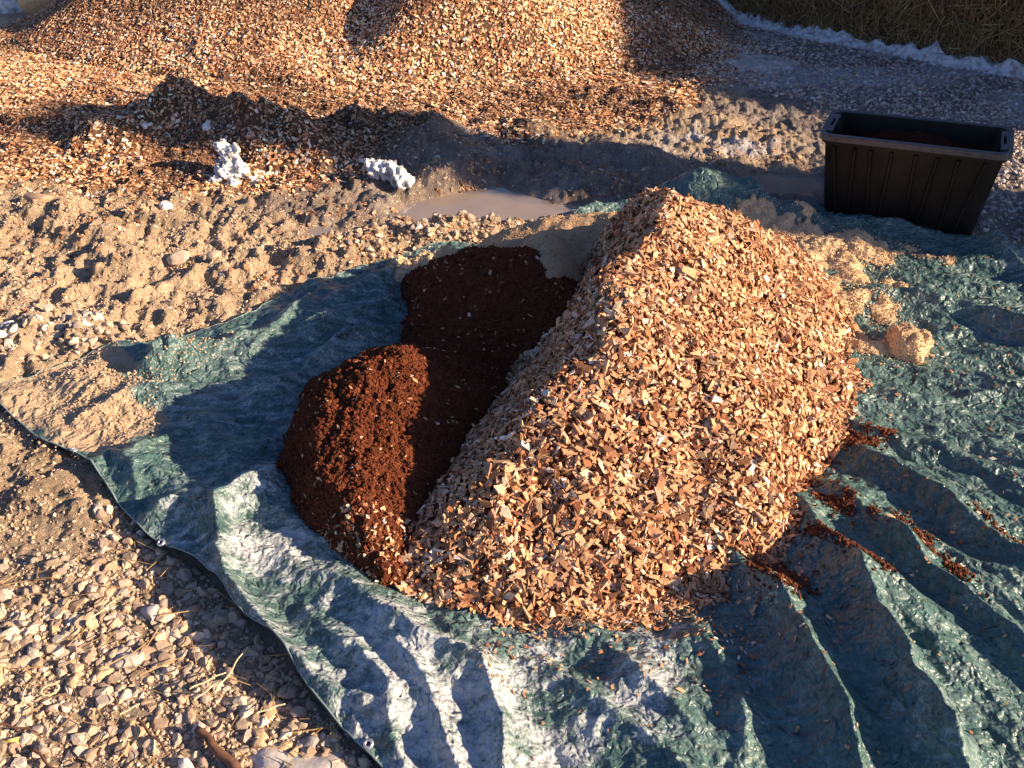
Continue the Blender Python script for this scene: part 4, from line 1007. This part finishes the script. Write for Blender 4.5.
# ------------------------------------------------------------------ litter
def stick(name, a, b_, r0, r1, label, cat_, mat, z=.012, group=None, bend=.003):
    A_ = np.array([*W(*a), 0]); B_ = np.array([*W(*b_), 0]); n = 14; t = np.linspace(0, 1, n)[:, None]; P_ = A_*(1-t)+B_*t
    prp = np.array([-(B_-A_)[1], (B_-A_)[0], 0]); P_ = P_+prp*(np.sin(t*3.1)*bend*3)+prp*.02*np.sin(t*11)
    P_[:, 2] = np.linspace(float(gz(P_[:1,0], P_[:1,1])[0]), float(gz(P_[-1:,0], P_[-1:,1])[0]), n)+z+r0
    o = tube(name, P_, np.linspace(r0, r1, n)*(1+.08*np.sin(np.arange(n)*2.1)), mat, None, 8); tag(o, label, cat_, group); return o
stick('stick', (198,733), (245,785), .0075, .011, 'thick brown bark stick with a pale broken end at the bottom edge', 'stick', M_BARK, bend=.008)
stick('twig', (138,722), (170,758), .0028, .0022, 'thin brown twig left of the thick stick', 'twig', M_BARK, .02)
stick('twig', (0,728), (40,735), .003, .002, 'dark twig at the left edge beside the yellow stone', 'twig', M_BARK, .018)
stick('twig', (33,752), (75,790), .003, .002, 'dark twig crossing the bottom edge at the far left', 'twig', M_BARK, .018)
M_PALE = plain('pale_straw', (.70,.56,.32), .5, 300, .1, .0005, 0, .2, 60)
SL = 'straw stalks on the gravel'
stick('straw_stalk', (90,629), (125,602), .0016, .0012, 'long whitish straw stalk pointing at the tarp shadow', 'straw stalk', M_PALE, .03, SL, .0008)
stick('straw_stalk', (217,702), (250,655), .0018, .0012, 'pale straw stalk leaning from the gravel into the shadow', 'straw stalk', M_PALE, .035, SL, .0008)
stick('straw_stalk', (192,697), (228,680), .0018, .0014, 'upper yellow stalk of the parallel pair left of the shadow', 'straw stalk', M_PALE, .035, SL, .0008)
stick('straw_stalk', (196,708), (222,688), .0018, .0014, 'lower yellow stalk of the parallel pair left of the shadow', 'straw stalk', M_PALE, .032, SL, .001)
stick('straw_stalk', (122,720), (142,710), .0020, .0016, 'short golden straw piece near the thick stick', 'straw stalk', M_PALE, .030, SL, .0008)
stick('straw_stalk', (258,722), (287,712), .0018, .0014, 'golden stalk in the gravel just above the ice patch', 'straw stalk', M_PALE, .032, SL, .0008)
stick('straw_stalk', (20,722), (30,690), .0013, .0010, 'thin pale stalk left of the dry hollow shell', 'straw stalk', M_PALE, .028, SL, .0008)
stick('straw_stalk', (125,752), (133,738), .0018, .0012, 'tiny pale stalk above the bottom edge left of the thick stick', 'straw stalk', M_PALE, .03, SL, .0008)
# fine straw litter
q = pick_ground(240, -1.5, -.1, .8, 1.6, gl); n = len(q); Ls = rng.uniform(.02, .09, n); M = rot_mats(n, .12)
A = scatter(SPLINT, q+[0,0,.020], M, np.c_[Ls, np.full(n, .0022), np.full(n, .0022)], np.array([.42,.27,.12])*rng.uniform(.5, 1.3, (n, 1)))
o = mesh_np('straw_litter', *A[:2], A[2], False, M_STRAW); tag(o, 'fine brown straw litter between the gravel stones', 'straw litter', kind='stuff')
# dry hollow shell ring
t = np.linspace(0, 2*np.pi, 25); c_ = W(52, 694, .02); P_ = np.c_[c_[0]+.016*np.cos(t), c_[1]+.010*np.sin(t)+.004*np.cos(t), .034+.004*np.sin(t)+0*t]
o = tube('hollow_shell', P_, .0022, M_PALE, None, 6); tag(o, 'pale oval hollow shell lying open on the gravel', 'shell')

# ------------------------------------------------------------------ light, sky, camera
sc = bpy.context.scene
sun_dir = np.array([.968*math.cos(R(21.5)), -.25*math.cos(R(21.5)), math.sin(R(21.5))])
sl = bpy.data.lights.new('sun', 'SUN'); sl.energy = 5.0; sl.angle = R(.5); sl.color = (1, .77, .53)
so = bpy.data.objects.new('sun', sl); C.objects.link(so)
from mathutils import Vector
so.rotation_euler = Vector(sun_dir).to_track_quat('Z', 'Y').to_euler()
w = bpy.data.worlds.new('World'); sc.world = w; w.use_nodes = True; nt = w.node_tree
sky = nt.nodes.new('ShaderNodeTexSky'); sky.sky_type = 'NISHITA'; sky.sun_disc = False; sky.sun_elevation = R(21.5)
sky.sun_rotation = math.atan2(sun_dir[0], sun_dir[1]); sky.ozone_density = 2.5
tint = mix(nt, sky.outputs[0], (.80,.91,1.20), 1.0, 'MULTIPLY'); nt.links.new(tint, nt.nodes['Background'].inputs[0]); nt.nodes['Background'].inputs[1].default_value = .054
cam = bpy.data.cameras.new('camera'); co = bpy.data.objects.new('camera', cam); C.objects.link(co)
co.location = (0, 0, CAM_H); co.rotation_euler = (R(90)-PITCH, 0, 0); cam.sensor_width = 36; cam.lens = 36*FPX/1024; cam.clip_end = 500; cam.clip_start = .05
sc.camera = co
sc.view_settings.view_transform = 'Standard'; sc.view_settings.look = 'None'; sc.view_settings.gamma = 1; sc.view_settings.exposure = 1.2; sc.view_settings.use_curve_mapping = False
sc.render.engine = 'CYCLES'; sc.cycles.max_bounces = 5; sc.cycles.use_denoising = True; sc.cycles.filter_width = 1.5
